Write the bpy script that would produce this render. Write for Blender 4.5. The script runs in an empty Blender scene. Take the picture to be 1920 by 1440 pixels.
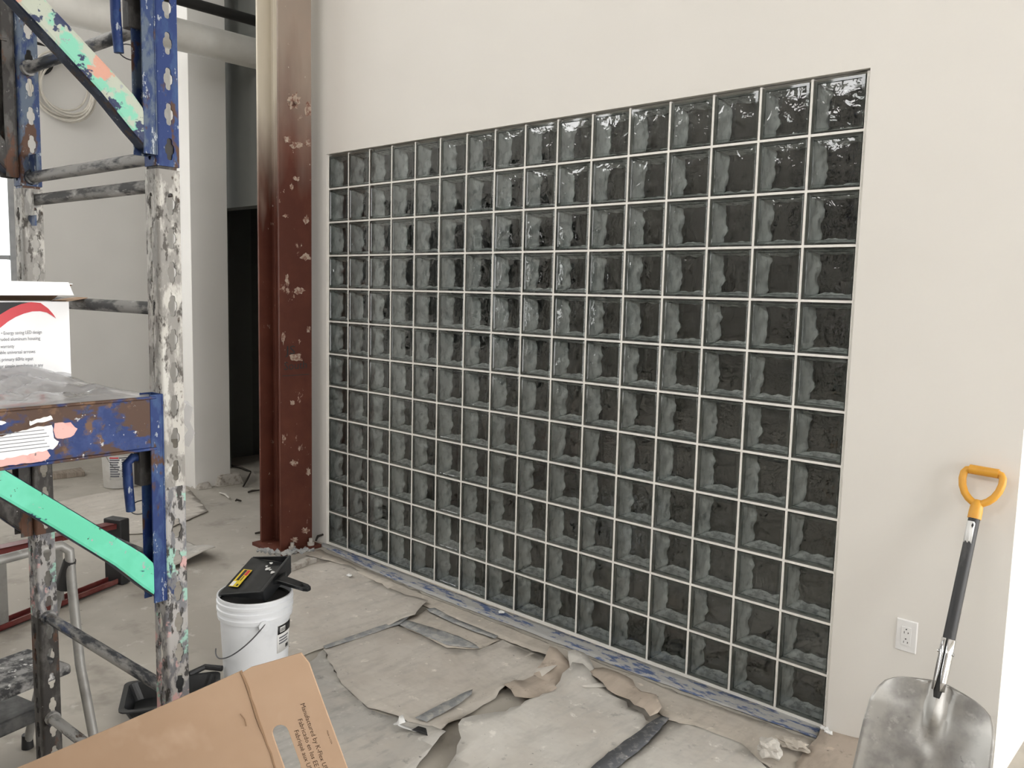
import bpy, bmesh, math, random
from mathutils import Vector, Matrix, noise
from mathutils.geometry import tessellate_polygon
random.seed(7)
scene = bpy.context.scene
COL = scene.collection
V = Vector

# ---------------------------------------------------------------- camera
FPX = 1573.07
CAM = V((4.422, -3.086, 1.642))
YAW, PITCH, ROLL = 0.744415, -0.108652, -0.0242134
RM = Matrix.Rotation(YAW, 3, 'Z') @ Matrix.Rotation(PITCH, 3, 'X') @ Matrix.Rotation(ROLL, 3, 'Y')
RIGHT, FWD, UP = RM.col[0].copy(), RM.col[1].copy(), RM.col[2].copy()
cd = bpy.data.cameras.new('camera')
cam = bpy.data.objects.new('camera', cd)
COL.objects.link(cam)
mw = Matrix.Identity(4)
for i in range(3):
    mw[i][0] = RIGHT[i]; mw[i][1] = UP[i]; mw[i][2] = -FWD[i]; mw[i][3] = CAM[i]
cam.matrix_world = mw
cd.sensor_fit = 'HORIZONTAL'
cd.sensor_width = 36.0
cd.lens = 36.0 * FPX / 1920.0
cd.clip_start = 0.05
cd.clip_end = 200
scene.camera = cam

# ---------------------------------------------------------------- world, exposure
SKY = 7.9
world = bpy.data.worlds.new('overcast_sky')
scene.world = world
world.use_nodes = True
bg = world.node_tree.nodes['Background']
bg.inputs[0].default_value = (1.0, 0.996, 0.985, 1)
bg.inputs[1].default_value = SKY
scene.view_settings.view_transform = 'Standard'
scene.view_settings.look = 'None'
scene.view_settings.gamma = 1
scene.view_settings.use_curve_mapping = False
scene.view_settings.exposure = -0.04
scene.cycles.use_denoising = True
scene.cycles.max_bounces = 7
scene.cycles.diffuse_bounces = 4
scene.cycles.glossy_bounces = 3
scene.cycles.caustics_reflective = False
scene.cycles.caustics_refractive = False
scene.cycles.use_adaptive_sampling = True
scene.cycles.adaptive_threshold = 0.08
scene.cycles.adaptive_min_samples = 12
scene.cycles.transparent_max_bounces = 16
scene.cycles.sample_clamp_indirect = 6

# room numbers
XL, XR, YB, YN, ZC = -4.2, 8.6, 5.0, -9.0, 6.6      # left wall, right wall, far, near, ceiling
WY = -0.012                                          # painted face of the glass block wall
XC = 3.827                                           # outer corner of the glass block wall
WIN_R = [(-3.7, -2.0), (-1.1, 1.7), (2.1, 4.7)]   # right storefront bays (y ranges)
WIN_RZ = (0.35, 3.3)
WIN_L = [(-2.0, -0.46), (-7.6, -4.6)]                # left wall windows
WIN_LZ = (0.95, 2.75)
WIN_N = [(-1.2, 3.8), (4.2, 8.2)]  # unseen windows behind the camera, kept high to stay out of block reflections
WIN_H = [(-8.2, -4.9), (-4.5, -1.2)]                # unseen openings added above the left windows for fill light (y ranges)                                 # wall behind the camera
WIN_NZ = (5.05, 6.52)

def portal(name, loc, rot, sx, sy):
    l = bpy.data.lights.new(name, 'AREA'); l.shape = 'RECTANGLE'; l.size = sx; l.size_y = sy
    l.cycles.is_portal = True
    o = bpy.data.objects.new(name, l); o.location = loc; o.rotation_euler = rot; COL.objects.link(o)
for a, b in WIN_R:
    portal('window_daylight', (XR + .02, (a + b) / 2, sum(WIN_RZ) / 2), (0, math.pi / 2, 0), WIN_RZ[1] - WIN_RZ[0], b - a)
for a, b in WIN_L:
    portal('window_daylight', (XL - .02, (a + b) / 2, sum(WIN_LZ) / 2), (0, -math.pi / 2, 0), WIN_LZ[1] - WIN_LZ[0], b - a)
for a, b in WIN_H:  # portals for the added upper left openings
    portal('window_daylight', (XL - .02, (a + b) / 2, sum(WIN_NZ) / 2), (0, -math.pi / 2, 0), WIN_NZ[1] - WIN_NZ[0], b - a)
for a, b in WIN_N:
    portal('window_daylight', ((a + b) / 2, YN - .02, sum(WIN_NZ) / 2), (math.pi / 2, 0, 0), b - a, WIN_NZ[1] - WIN_NZ[0])

# ---------------------------------------------------------------- measuring helpers (photo pixel -> point on a real surface)
def ray(u, v): return FWD + RIGHT * ((u - 960) / FPX) + UP * ((720 - v) / FPX)
def on_z(u, v, z=0.0):
    d = ray(u, v); return CAM + d * ((z - CAM.z) / d.z)
def on_y(u, v, y=0.0):
    d = ray(u, v); return CAM + d * ((y - CAM.y) / d.y)
def on_x(u, v, x):
    d = ray(u, v); return CAM + d * ((x - CAM.x) / d.x)
def on_plane(u, v, p, n):
    d = ray(u, v); return CAM + d * ((p - CAM).dot(n) / d.dot(n))

# ---------------------------------------------------------------- materials
def newmat(name):
    m = bpy.data.materials.new(name); m.use_nodes = True
    nt = m.node_tree
    return m, nt, nt.nodes['Principled BSDF']
def nd(nt, typ, **kw):
    n = nt.nodes.new(typ)
    for k, v in kw.items():
        if k.startswith('i_'): n.inputs[k[2:].replace('_', ' ')].default_value = v
        else: setattr(n, k, v)
    return n
def coords(nt, scale=(1, 1, 1), seed=0.0):
    tc = nd(nt, 'ShaderNodeTexCoord'); mp = nd(nt, 'ShaderNodeMapping')
    mp.inputs['Location'].default_value = (seed * 3.1, seed * 1.7, seed * 2.3)
    mp.inputs['Scale'].default_value = scale
    nt.links.new(tc.outputs['Object'], mp.inputs['Vector'])
    return mp.outputs['Vector']
def noise_tex(nt, scale, detail=5, rough=.6, stretch=(1, 1, 1), seed=0.0, dist=0.0):
    n = nd(nt, 'ShaderNodeTexNoise'); n.inputs['Scale'].default_value = scale
    n.inputs['Detail'].default_value = detail; n.inputs['Roughness'].default_value = rough
    n.inputs['Distortion'].default_value = dist
    nt.links.new(coords(nt, stretch, seed), n.inputs['Vector'])
    return n.outputs['Fac']
def ramp(nt, fac, a, b):
    r = nd(nt, 'ShaderNodeMapRange', clamp=True); r.inputs['From Min'].default_value = a; r.inputs['From Max'].default_value = b
    nt.links.new(fac, r.inputs['Value']); return r.outputs['Result']
def mixc(nt, fac, c1, c2):
    m = nd(nt, 'ShaderNodeMix', data_type='RGBA')
    for s, c in ((6, c1), (7, c2)):
        if isinstance(c, tuple): m.inputs[s].default_value = c if len(c) == 4 else (*c, 1)
        else: nt.links.new(c, m.inputs[s])
    if isinstance(fac, (int, float)): m.inputs[0].default_value = fac
    else: nt.links.new(fac, m.inputs[0])
    return m.outputs[2]
def bump(nt, bs, height, strength=.3, dist=.002):
    b = nd(nt, 'ShaderNodeBump'); b.inputs['Strength'].default_value = strength; b.inputs['Distance'].default_value = dist
    nt.links.new(height, b.inputs['Height']); nt.links.new(b.outputs['Normal'], bs.inputs['Normal'])
def layered(name, base, layers, rough=.6, metal=0.0, bstr=.25, bdist=.001, fine=None, det=4, spec=.5):
    """base colour with worn layers: (colour, lo, hi, scale, seed, stretch)"""
    m, nt, bs = newmat(name)
    col = base
    h = None
    for L in layers:
        c, lo, hi, sc = L[:4]; seed = L[4] if len(L) > 4 else 0; st = L[5] if len(L) > 5 else (1, 1, 1)
        f = ramp(nt, noise_tex(nt, sc, det, .65, st, seed), lo, hi)
        col = mixc(nt, f, col, c); h = f
    if isinstance(col, tuple): bs.inputs['Base Color'].default_value = (*col, 1)
    else: nt.links.new(col, bs.inputs['Base Color'])
    bs.inputs['Roughness'].default_value = rough; bs.inputs['Metallic'].default_value = metal; bs.inputs['Specular IOR Level'].default_value = spec
    hh = noise_tex(nt, fine, 2) if fine else h
    if hh is not None and bstr > 0: bump(nt, bs, hh, bstr, bdist)
    return m
def plain(name, c, rough=.5, metal=0.0, var=.12, scale=12):
    c2 = tuple(x * (1 - var) for x in c)
    return layered(name, c, [(c2, .4, .65, scale)], rough, metal, 0, det=1)

M = {}
M['wall'] = layered('painted_drywall', (.78, .75, .705), [((.765, .735, .69), .4, .7, 2.0)], .75, bstr=0, det=1)
M['wall_white'] = layered('white_drywall', (.88, .865, .84), [((.85, .835, .81), .4, .7, 2.0)], .75, bstr=0, det=1)
M['ceiling'] = plain('exposed_grey_ceiling', (.72, .71, .68), .8, var=.03)
M['header'] = plain('shade_darkened_header', (.135, .14, .13), .8, var=.02)  # wall tone darkened to carry the shade beyond the column
M['near_wall'] = plain('bare_block_wall', (.45, .43, .40), .85)
M['dark_wall'] = plain('shade_darkened_room_wall', (.10, .105, .095), .85)  # darkness of the unlit rooms is put into this wall colour
M['concrete'] = layered('dusty_concrete', (.40, .37, .325), [((.48, .45, .40), .45, .65, 1.3), ((.27, .245, .215), .55, .75, 3.5, 3), ((.52, .50, .46), .62, .7, 9, 7), ((.20, .18, .155), .68, .74, 22, 9)], .85, fine=60, bstr=.25)
M['tile'] = layered('pale_tile', (.62, .58, .50), [((.56, .52, .45), .4, .6, 4)], .5, fine=30, bstr=.05)
M['mortar'] = layered('white_mortar', (.84, .82, .77), [((.76, .74, .70), .5, .7, 14)], .85, fine=220, bstr=.25)
M['primer'] = None
def paper(name, c, c2, seed):
    c = tuple(min(.8, x * 1.16) for x in c); c2 = tuple(min(.8, x * 1.16) for x in c2)
    return layered(name, c, [(c2, .42, .66, 2.6, seed), (tuple(x * .80 for x in c), .48, .72, 6, seed + 4, (3, 1, 1)), (tuple(x * .66 for x in c), .63, .72, 13, seed + 2), (tuple(min(.85, x * 1.28) for x in c), .62, .70, 15, seed + 6), (tuple(x * .45 for x in c), .685, .71, 34, seed + 8)], .85, fine=13, bstr=.5, bdist=.012)
M['paper_a'] = paper('floor_paper_beige', (.47, .425, .37), (.40, .37, .33), 1)
M['paper_b'] = paper('floor_paper_pale', (.50, .465, .42), (.43, .39, .345), 2)
M['paper_c'] = paper('floor_paper_grey', (.40, .385, .36), (.46, .43, .39), 3)
M['paper_d'] = paper('floor_paper_white', (.52, .50, .465), (.47, .44, .40), 4)
M['paper_e'] = paper('floor_paper_brown', (.42, .355, .295), (.36, .31, .26), 5)
M['tape_grey'] = layered('dusty_grey_tape', (.27, .28, .285), [((.42, .41, .39), .45, .6, 18), ((.20, .20, .205), .55, .7, 30, 3)], .7)
M['tape_dark'] = layered('dark_grey_tape', (.10, .105, .115), [((.22, .22, .22), .5, .62, 22), ((.36, .34, .32), .62, .68, 40, 3)], .6)
M['tape_blue'] = layered('torn_blue_tape', (.43, .43, .42), [((.085, .125, .25), .50, .58, 9, 2, (1, 3, 1)), ((.42, .41, .40), .52, .60, 14, 5, (1, 3, 1))], .85)
def glass_like(name, tint, rough, wave=None, wstr=.4, spec=1.0, frost=0.0, frost_c=(.7, .75, .75)):
    m, nt, bs = newmat(name); nt.nodes.remove(bs)
    out = nt.nodes['Material Output']
    tr = nd(nt, 'ShaderNodeBsdfTransparent'); tr.inputs[0].default_value = (*tint, 1)
    gl = nd(nt, 'ShaderNodeBsdfGlossy'); gl.inputs['Roughness'].default_value = rough; gl.inputs[0].default_value = (spec, spec, spec, 1)
    fr = nd(nt, 'ShaderNodeFresnel'); fr.inputs['IOR'].default_value = 1.52
    if wave:
        f = noise_tex(nt, wave, 2, .5, (1, 1, 1), 0, .6)
        oi = nd(nt, 'ShaderNodeObjectInfo')
        b = nd(nt, 'ShaderNodeBump'); b.inputs['Strength'].default_value = wstr; b.inputs['Distance'].default_value = .0045
        # shift the wave pattern from block to block
        mp = [n for n in nt.nodes if n.bl_idname == 'ShaderNodeMapping'][-1]
        ad = nd(nt, 'ShaderNodeVectorMath', operation='ADD'); ms = nd(nt, 'ShaderNodeMath', operation='MULTIPLY'); ms.inputs[1].default_value = 30
        nt.links.new(oi.outputs['Random'], ms.inputs[0])
        tgt = [l for l in nt.links if l.from_node == mp][0]; sock = tgt.to_socket
        nt.links.remove(tgt); nt.links.new(mp.outputs[0], ad.inputs[0]); nt.links.new(ms.outputs[0], ad.inputs[1]); nt.links.new(ad.outputs[0], sock)
        nt.links.new(f, b.inputs['Height'])
        nt.links.new(b.outputs[0], gl.inputs['Normal']); nt.links.new(b.outputs[0], fr.inputs['Normal'])
    base = tr.outputs[0]
    if frost > 0:
        df = nd(nt, 'ShaderNodeBsdfDiffuse'); df.inputs[0].default_value = (*frost_c, 1)
        mx = nd(nt, 'ShaderNodeMixShader'); mx.inputs[0].default_value = frost
        nt.links.new(base, mx.inputs[1]); nt.links.new(df.outputs[0], mx.inputs[2]); base = mx.outputs[0]
    mx = nd(nt, 'ShaderNodeMixShader')
    dbl = nd(nt, 'ShaderNodeMath', operation='MULTIPLY', use_clamp=True); dbl.inputs[1].default_value = 1.85   # a pane reflects at both of its surfaces
    nt.links.new(fr.outputs[0], dbl.inputs[0]); nt.links.new(dbl.outputs[0], mx.inputs[0]); nt.links.new(base, mx.inputs[1]); nt.links.new(gl.outputs[0], mx.inputs[2])
    nt.links.new(mx.outputs[0], out.inputs[0])
    return m
M['block_face'] = glass_like('wavy_block_glass', (.955, .975, .965), .012, 26, .6, 1.0)
M['block_rim'] = glass_like('block_rim_glass', (.88, .915, .89), .06, None, 0, .8, .06, (.20, .22, .205))
M['block_groove'] = glass_like('block_groove_glass', (.40, .44, .41), .08, None, 0, .6, .15, (.08, .09, .085))
M['block_edge'] = glass_like('block_edge_glass', (.62, .66, .63), .08, None, 0, .6, .2, (.16, .175, .165))
M['block_back'] = glass_like('block_back_glass', (.55, .60, .56), .03, 24, .5, 1.0)
M['block_side'] = layered('block_inner_side', (.86, .89, .875), [((.50, .53, .515), .46, .6, 34, 1, (1, 1, .35)), ((.94, .96, .95), .56, .72, 45, 5, (1, 1, .3)), ((.36, .38, .37), .63, .72, 26, 9, (1, 1, .25))], .35, fine=30, bstr=.3, bdist=.006, det=2)
M['pane'] = glass_like('clear_window_pane', (.97, .98, .98), .0)
M['plastic_film'] = None
M['alu'] = plain('window_frame_aluminium', (.42, .43, .44), .4, .6)

# scaffold paints
BLUE, RUST, PINK, MINT, PALE = (.016, .034, .125), (.075, .038, .024), (.62, .33, .29), (.115, .52, .345), (.46, .45, .425)
VS = (1, 1, .45)
M['sc_blue'] = layered('chipped_blue_paint', BLUE, [((.035, .07, .17), .48, .62, 34, 1, VS), (RUST, .57, .62, 22, 3, VS), ((.30, .33, .37), .63, .67, 80, 5, VS), (PALE, .68, .71, 48, 8)], .5, .1, .4, spec=.22)
M['sc_blue_grey'] = layered('faded_blue_grey_paint', (.085, .11, .15), [((.025, .045, .12), .46, .56, 34, 1, VS), (RUST, .55, .61, 24, 3, VS), ((.34, .37, .40), .61, .66, 80, 5, VS)], .5, .15, .4, spec=.22)
M['sc_white'] = layered('paint_crusted_galvanised_steel', (.23, .22, .205), [((.42, .405, .375), .46, .56, 38, 1, VS), ((.085, .078, .07), .55, .62, 60, 4, VS), ((.47, .46, .43), .60, .66, 30, 11, VS), ((.06, .045, .035), .66, .70, 40, 6, VS)], .55, .2, .6, spec=.22)
M['sc_mixed'] = layered('pink_and_mint_flaking_paint', (.16, .16, .17), [((.34, .33, .32), .47, .54, 34, 1, VS), ((.50, .31, .30), .55, .59, 15, 4), ((.28, .46, .39), .57, .61, 16, 9), ((.055, .052, .05), .53, .59, 55, 7, VS), ((.03, .05, .13), .62, .66, 30, 13, VS)], .55, .12, .6, spec=.22)
M['sc_dark'] = layered('grimy_dark_steel', (.045, .042, .040), [((.095, .09, .085), .5, .62, 34, 1, VS), ((.10, .05, .032), .57, .64, 26, 3, VS), ((.32, .31, .30), .68, .72, 80, 5)], .55, .2, .5, spec=.22)
M['sc_green'] = layered('mint_green_paint', MINT, [((.15, .60, .43), .45, .6, 7, 1), ((.02, .035, .09), .60, .62, 19, 3, (1, .5, 1)), ((.34, .36, .36), .63, .67, 50, 6), ((.05, .04, .035), .66, .69, 60, 8)], .45, 0, .35, spec=.22)
M['sc_green_worn'] = layered('worn_mint_paint', (.20, .50, .37), [((.40, .43, .36), .47, .53, 16, 1), ((.55, .29, .22), .58, .61, 13, 5), ((.035, .045, .10), .54, .57, 22, 3), ((.30, .32, .34), .63, .67, 60, 6)], .5, 0, .35, spec=.22)
M['sc_navy'] = layered('dark_navy_edge_paint', (.018, .026, .05), [((.05, .065, .10), .5, .62, 30, 1), ((.06, .04, .03), .56, .64, 26, 3), ((.26, .28, .30), .66, .70, 60, 5)], .5, .1, .4, spec=.22)
M['sc_beam'] = layered('rusty_blue_beam_paint', (.015, .034, .13), [((.030, .055, .17), .5, .65, 20, 1), ((.075, .040, .026), .47, .515, 13, 2, (1, .55, 1)), ((.14, .078, .045), .56, .64, 24, 3), ((.45, .45, .46), .665, .69, 70, 6), ((.04, .05, .10), .60, .66, 46, 9)], .45, .05, .4, spec=.22)
HS = (.3, 1, 1)
M['sc_rung'] = layered('dusty_rung_paint', (.035, .038, .045), [((.30, .295, .285), .42, .56, 30, 2, HS), ((.02, .035, .09), .56, .66, 24, 5, HS), ((.07, .045, .03), .64, .70, 40, 8, HS)], .6, .15, .4, spec=.22)
M['sc_rung_white'] = layered('plaster_dusted_rung', (.26, .255, .245), [((.07, .07, .07), .47, .58, 30, 2, HS), ((.42, .41, .40), .57, .65, 26, 5, HS)], .7, .1, .4, spec=.22)
M['plywood'] = layered('grimy_plywood', (.36, .27, .18), [((.25, .18, .12), .45, .65, 8, 1, (1, 6, 1)), ((.5, .48, .45), .62, .7, 12, 4)], .8)
M['label_white'] = plain('white_label', (.85, .85, .84), .5, var=.05)
M['ink'] = plain('black_print', (.02, .02, .022), .6)
M['ink_grey'] = plain('grey_print', (.16, .165, .19), .6)
M['ink_brown'] = plain('brown_box_print', (.085, .05, .03), .7)
M['red_print'] = plain('red_print', (.62, .035, .05), .45, var=.05)
M['carton_white'] = plain('white_coated_card', (.90, .905, .92), .35, var=.02)
M['kraft'] = layered('kraft_cardboard', (.50, .345, .235), [((.46, .31, .205), .4, .65, 3), ((.56, .40, .285), .58, .75, 5, 3)], .8, fine=90, bstr=.06)
M['kraft_edge'] = plain('torn_cardboard_edge', (.30, .19, .115), .9)
M['bucket'] = layered('scuffed_white_plastic', (.80, .82, .85), [((.70, .72, .75), .5, .7, 6, 2), ((.50, .49, .47), .70, .76, 14, 5)], .35, fine=30, bstr=.05)
M['bucket_b'] = layered('dusty_white_pail', (.60, .59, .57), [((.5, .48, .45), .45, .7, 5)], .5)
M['wire'] = plain('steel_wire', (.14, .14, .15), .4, .8)
M['black_plastic'] = layered('black_plastic', (.012, .013, .014), [((.028, .029, .031), .5, .7, 9), ((.30, .30, .29), .72, .74, 26, 4)], .33)
M['black_plain'] = plain('black_rubber', (.018, .018, .019), .55)
M['yellow'] = plain('yellow_label', (.80, .60, .03), .45, var=.05)
M['orange'] = layered('amber_plastic_grip', (.68, .33, .035), [((.60, .27, .03), .5, .7, 12)], .45)
M['shaft'] = layered('scuffed_black_shaft', (.022, .022, .024), [((.06, .06, .06), .52, .7, 30, 1, (1, 1, .2))], .45)
M['steel_blade'] = layered('scuffed_aluminium_blade', (.44, .43, .41), [((.33, .32, .31), .45, .62, 9, 1), ((.54, .53, .51), .6, .7, 16, 4), ((.25, .245, .24), .66, .74, 20, 7)], .38, .95, .06, .0006)
M['chrome'] = plain('polished_socket', (.75, .75, .76), .12, 1.0, var=.05)
M['dark_gap'] = plain('grimy_socket_core', (.02, .02, .02), .5)
M['outlet'] = plain('white_outlet_plastic', (.82, .81, .80), .3, var=.02)
M['red_rail'] = layered('red_fibreglass', (.13, .022, .02), [((.19, .07, .06), .5, .7, 5), ((.48, .40, .37), .68, .74, 20, 3)], .5)
M['grey_alu'] = layered('dull_aluminium', (.33, .325, .31), [((.25, .245, .235), .45, .65, 9), ((.5, .49, .48), .68, .74, 22, 3)], .5, .4)
M['step_black'] = layered('paint_spattered_black_tread', (.03, .03, .032), [((.28, .275, .27), .44, .60, 20, 1), ((.60, .59, .58), .62, .66, 32, 4)], .75, fine=60, bstr=.4)
M['step_dark'] = layered('dusty_black_tread', (.045, .045, .046), [((.13, .128, .125), .42, .68, 9, 1)], .75, fine=60, bstr=.3)
M['duct'] = layered('white_insulated_duct', (.80, .79, .755), [((.72, .70, .66), .45, .7, 3)], .7)
M['black_pipe'] = plain('black_iron_pipe', (.018, .017, .016), .55)
M['cable'] = plain('cream_cable', (.78, .74, .67), .5)
M['wood'] = layered('grey_weathered_wood', (.34, .29, .24), [((.24, .20, .165), .45, .6, 9, 1, (1, 8, 1))], .85)
M['plaster'] = layered('plaster_rubble', (.50, .47, .43), [((.30, .26, .22), .5, .65, 25)], .9, fine=50, bstr=.5)
M['stick'] = plain('dark_debris', (.05, .042, .035), .9)

# steel primer with cream overspray near the top of the column
def primer(name, fade, haze):
    m, nt, bs = newmat(name)
    col = (.095, .029, .019)
    col = mixc(nt, ramp(nt, noise_tex(nt, 3.5, 4), .42, .66), col, (.135, .043, .027))
    col = mixc(nt, ramp(nt, noise_tex(nt, 9, 6, .7, (1, 1, .6), 4), .655, .69), col, (.42, .30, .24))
    col = mixc(nt, ramp(nt, noise_tex(nt, 34, 4, .6, (1, 1, .7), 9), .70, .73), col, (.55, .46, .38))
    tc = nd(nt, 'ShaderNodeTexCoord'); sp = nd(nt, 'ShaderNodeSeparateXYZ'); nt.links.new(tc.outputs['Object'], sp.inputs[0])
    n = noise_tex(nt, 2.2, 3, .5, (3, 3, .6), 6)
    ad = nd(nt, 'ShaderNodeMath', operation='MULTIPLY_ADD'); ad.inputs[1].default_value = 1.1; nt.links.new(n, ad.inputs[0]); nt.links.new(sp.outputs[2], ad.inputs[2])
    f = ramp(nt, ad.outputs[0], fade[0] + .55, fade[1] + .55)
    ml = nd(nt, 'ShaderNodeMath', operation='MULTIPLY'); ml.inputs[1].default_value = haze; nt.links.new(f, ml.inputs[0])
    col = mixc(nt, ml.outputs[0], col, (.72, .665, .56))
    nt.links.new(col, bs.inputs['Base Color']); bs.inputs['Roughness'].default_value = .6; bs.inputs['Specular IOR Level'].default_value = .25
    bump(nt, bs, noise_tex(nt, 14, 3), .2, .002)
    return m
M['primer_face'] = primer('red_oxide_primer_light_overspray', (2.25, 3.1), .38)
M['primer_in'] = primer('red_oxide_primer_heavy_overspray', (2.05, 2.75), 1.0)

def film():
    m, nt, bs = newmat('crumpled_clear_film'); nt.nodes.remove(bs); out = nt.nodes['Material Output']
    tr = nd(nt, 'ShaderNodeBsdfTransparent'); tr.inputs[0].default_value = (.95, .95, .96, 1)
    df = nd(nt, 'ShaderNodeBsdfDiffuse'); df.inputs[0].default_value = (.90, .90, .93, 1)
    tl = nd(nt, 'ShaderNodeBsdfTranslucent'); tl.inputs[0].default_value = (.80, .80, .84, 1)
    gl = nd(nt, 'ShaderNodeBsdfGlossy'); gl.inputs['Roughness'].default_value = .08
    a = nd(nt, 'ShaderNodeMixShader'); a.inputs[0].default_value = .12; nt.links.new(df.outputs[0], a.inputs[1]); nt.links.new(tl.outputs[0], a.inputs[2])
    b = nd(nt, 'ShaderNodeMixShader'); b.inputs[0].default_value = .45; nt.links.new(tr.outputs[0], b.inputs[1]); nt.links.new(a.outputs[0], b.inputs[2])
    c = nd(nt, 'ShaderNodeMixShader'); fr = nd(nt, 'ShaderNodeFresnel'); fr.inputs[0].default_value = 1.5
    nt.links.new(fr.outputs[0], c.inputs[0]); nt.links.new(b.outputs[0], c.inputs[1]); nt.links.new(gl.outputs[0], c.inputs[2]); nt.links.new(c.outputs[0], out.inputs[0])
    return m
M['plastic_film'] = film()

# ---------------------------------------------------------------- mesh building
class MB:
    def __init__(s): s.v = []; s.f = []; s.m = []
    def add(s, vs, fs, mi=0):
        o = len(s.v); s.v += [V(x) for x in vs]; s.f += [tuple(i + o for i in f) for f in fs]; s.m += [mi] * len(fs); return s
    def box(s, a, b, mi=0):
        x0, y0, z0 = a; x1, y1, z1 = b
        vs = [(x0, y0, z0), (x1, y0, z0), (x1, y1, z0), (x0, y1, z0), (x0, y0, z1), (x1, y0, z1), (x1, y1, z1), (x0, y1, z1)]
        return s.add(vs, [(0, 3, 2, 1), (4, 5, 6, 7), (0, 1, 5, 4), (1, 2, 6, 5), (2, 3, 7, 6), (3, 0, 4, 7)], mi)
    def hexa(s, bot, top, mi=0):
        return s.add(list(bot) + list(top), [(0, 3, 2, 1), (4, 5, 6, 7), (0, 1, 5, 4), (1, 2, 6, 5), (2, 3, 7, 6), (3, 0, 4, 7)], mi)
    def tube(s, pts, r, n=10, mi=0, cap=True, closed=False):
        pts = [V(p) for p in pts]; k = len(pts); rs = r if isinstance(r, (list, tuple)) else [r] * k
        rings = []; up = None
        for i, p in enumerate(pts):
            if closed: t = pts[(i + 1) % k] - pts[i - 1]
            else: t = pts[min(i + 1, k - 1)] - pts[max(i - 1, 0)]
            t.normalize()
            if up is None:
                up = V((0, 0, 1)) if abs(t.z) < .9 else V((1, 0, 0))
            x = up.cross(t); x.normalize(); y = t.cross(x); up = y
            rings.append([p + (x * math.cos(2 * math.pi * j / n) + y * math.sin(2 * math.pi * j / n)) * rs[i] for j in range(n)])
        vs = [q for r_ in rings for q in r_]; fs = []
        for i in range(k if closed else k - 1):
            a = i * n; b = ((i + 1) % k) * n
            for j in range(n): fs.append((a + j, a + (j + 1) % n, b + (j + 1) % n, b + j))
        if cap and not closed: fs += [tuple(reversed(range(n))), tuple(range((k - 1) * n, k * n))]
        return s.add(vs, fs, mi)
    def lathe(s, prof, c=(0, 0, 0), n=40, mi=0, a0=0, a1=2 * math.pi):
        c = V(c); full = abs(a1 - a0 - 2 * math.pi) < 1e-6; m = n if full else n + 1
        vs = []
        for j in range(m):
            a = a0 + (a1 - a0) * j / n
            for r, z in prof: vs.append(c + V((r * math.cos(a), r * math.sin(a), z)))
        k = len(prof); fs = []
        for j in range(n):
            a = j * k; b = ((j + 1) % m) * k
            for i in range(k - 1): fs.append((a + i, b + i, b + i + 1, a + i + 1))
        return s.add(vs, fs, mi)
    def prism(s, poly, off, mi=0):
        """polygon of 3-d points extruded by a vector"""
        n = len(poly); off = V(off); p = [V(q) for q in poly]; q = [a + off for a in p]
        return s.add(p + q, [tuple(reversed(range(n))), tuple(range(n, 2 * n))] + [(i, (i + 1) % n, n + (i + 1) % n, n + i) for i in range(n)], mi)
    def plate(s, loops, frame, th, mi=0):
        """2-d loops (first outer, others holes) on frame (origin, ex, ey), thickness th along ex x ey (backwards)"""
        o, ex, ey = [V(q) for q in frame]; nrm = ex.cross(ey).normalized()
        l3 = [[V((x, y, 0)) for x, y in L] for L in loops]
        tris = tessellate_polygon(l3); flat = [q for L in l3 for q in L]; n = len(flat)
        P = [o + ex * q.x + ey * q.y for q in flat]; Q = [p - nrm * th for p in P]
        fs = []
        for a, b, c in tris:
            ar = (flat[b] - flat[a]).cross(flat[c] - flat[a]).z
            if ar < 0: a, c = c, a
            fs += [(a, b, c), (n + c, n + b, n + a)]
        st = 0
        for li, L in enumerate(loops):
            k = len(L); area = sum(L[i][0] * L[(i + 1) % k][1] - L[(i + 1) % k][0] * L[i][1] for i in range(k))
            ccw = area > 0
            for i in range(k):
                a = st + i; b = st + (i + 1) % k
                f = (a, n + a, n + b, b) if (ccw == (li == 0)) else (b, n + b, n + a, a)
                fs.append(f)
            st += k
        return s.add(P + Q, fs, mi)

def link(o, parent=None):
    COL.objects.link(o)
    if parent is not None: o.parent = parent
    return o
def rootmat(o):
    """world matrix from location/rotation of a parent chain (no depsgraph needed)"""
    m = Matrix.LocRotScale(o.location, o.rotation_euler, V((1, 1, 1)))
    return rootmat(o.parent) @ m if o.parent else m
def build(name, mb, mats, parent=None, world=True, smooth=False, bevel=0, label=None, solid=0):
    me = bpy.data.meshes.new(name)
    vs = mb.v
    if parent is not None and world:
        inv = rootmat(parent).inverted(); vs = [inv @ p for p in vs]
    me.from_pydata([tuple(p) for p in vs], [], mb.f)
    for m in (mats if isinstance(mats, (list, tuple)) else [mats]): me.materials.append(M[m] if isinstance(m, str) else m)
    if any(mb.m): me.polygons.foreach_set('material_index', mb.m)
    if smooth:
        me.polygons.foreach_set('use_smooth', [True] * len(me.polygons))
        try: me.set_sharp_from_angle(angle=math.radians(38))
        except Exception: pass
    me.update()
    o = bpy.data.objects.new(name, me); link(o, parent)
    if solid:
        md = o.modifiers.new('thickness', 'SOLIDIFY'); md.thickness = solid; md.offset = 0
    if bevel:
        md = o.modifiers.new('bevel', 'BEVEL'); md.width = bevel; md.segments = 2; md.limit_method = 'ANGLE'
    if label: o['label'] = label
    return o
def thing(name, label, cat, loc=(0, 0, 0), rz=0.0, group=None):
    o = bpy.data.objects.new(name, None); o.location = loc; o.rotation_euler = (0, 0, rz); o.empty_display_size = .1
    link(o); return tag(o, label, cat, group)
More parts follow.
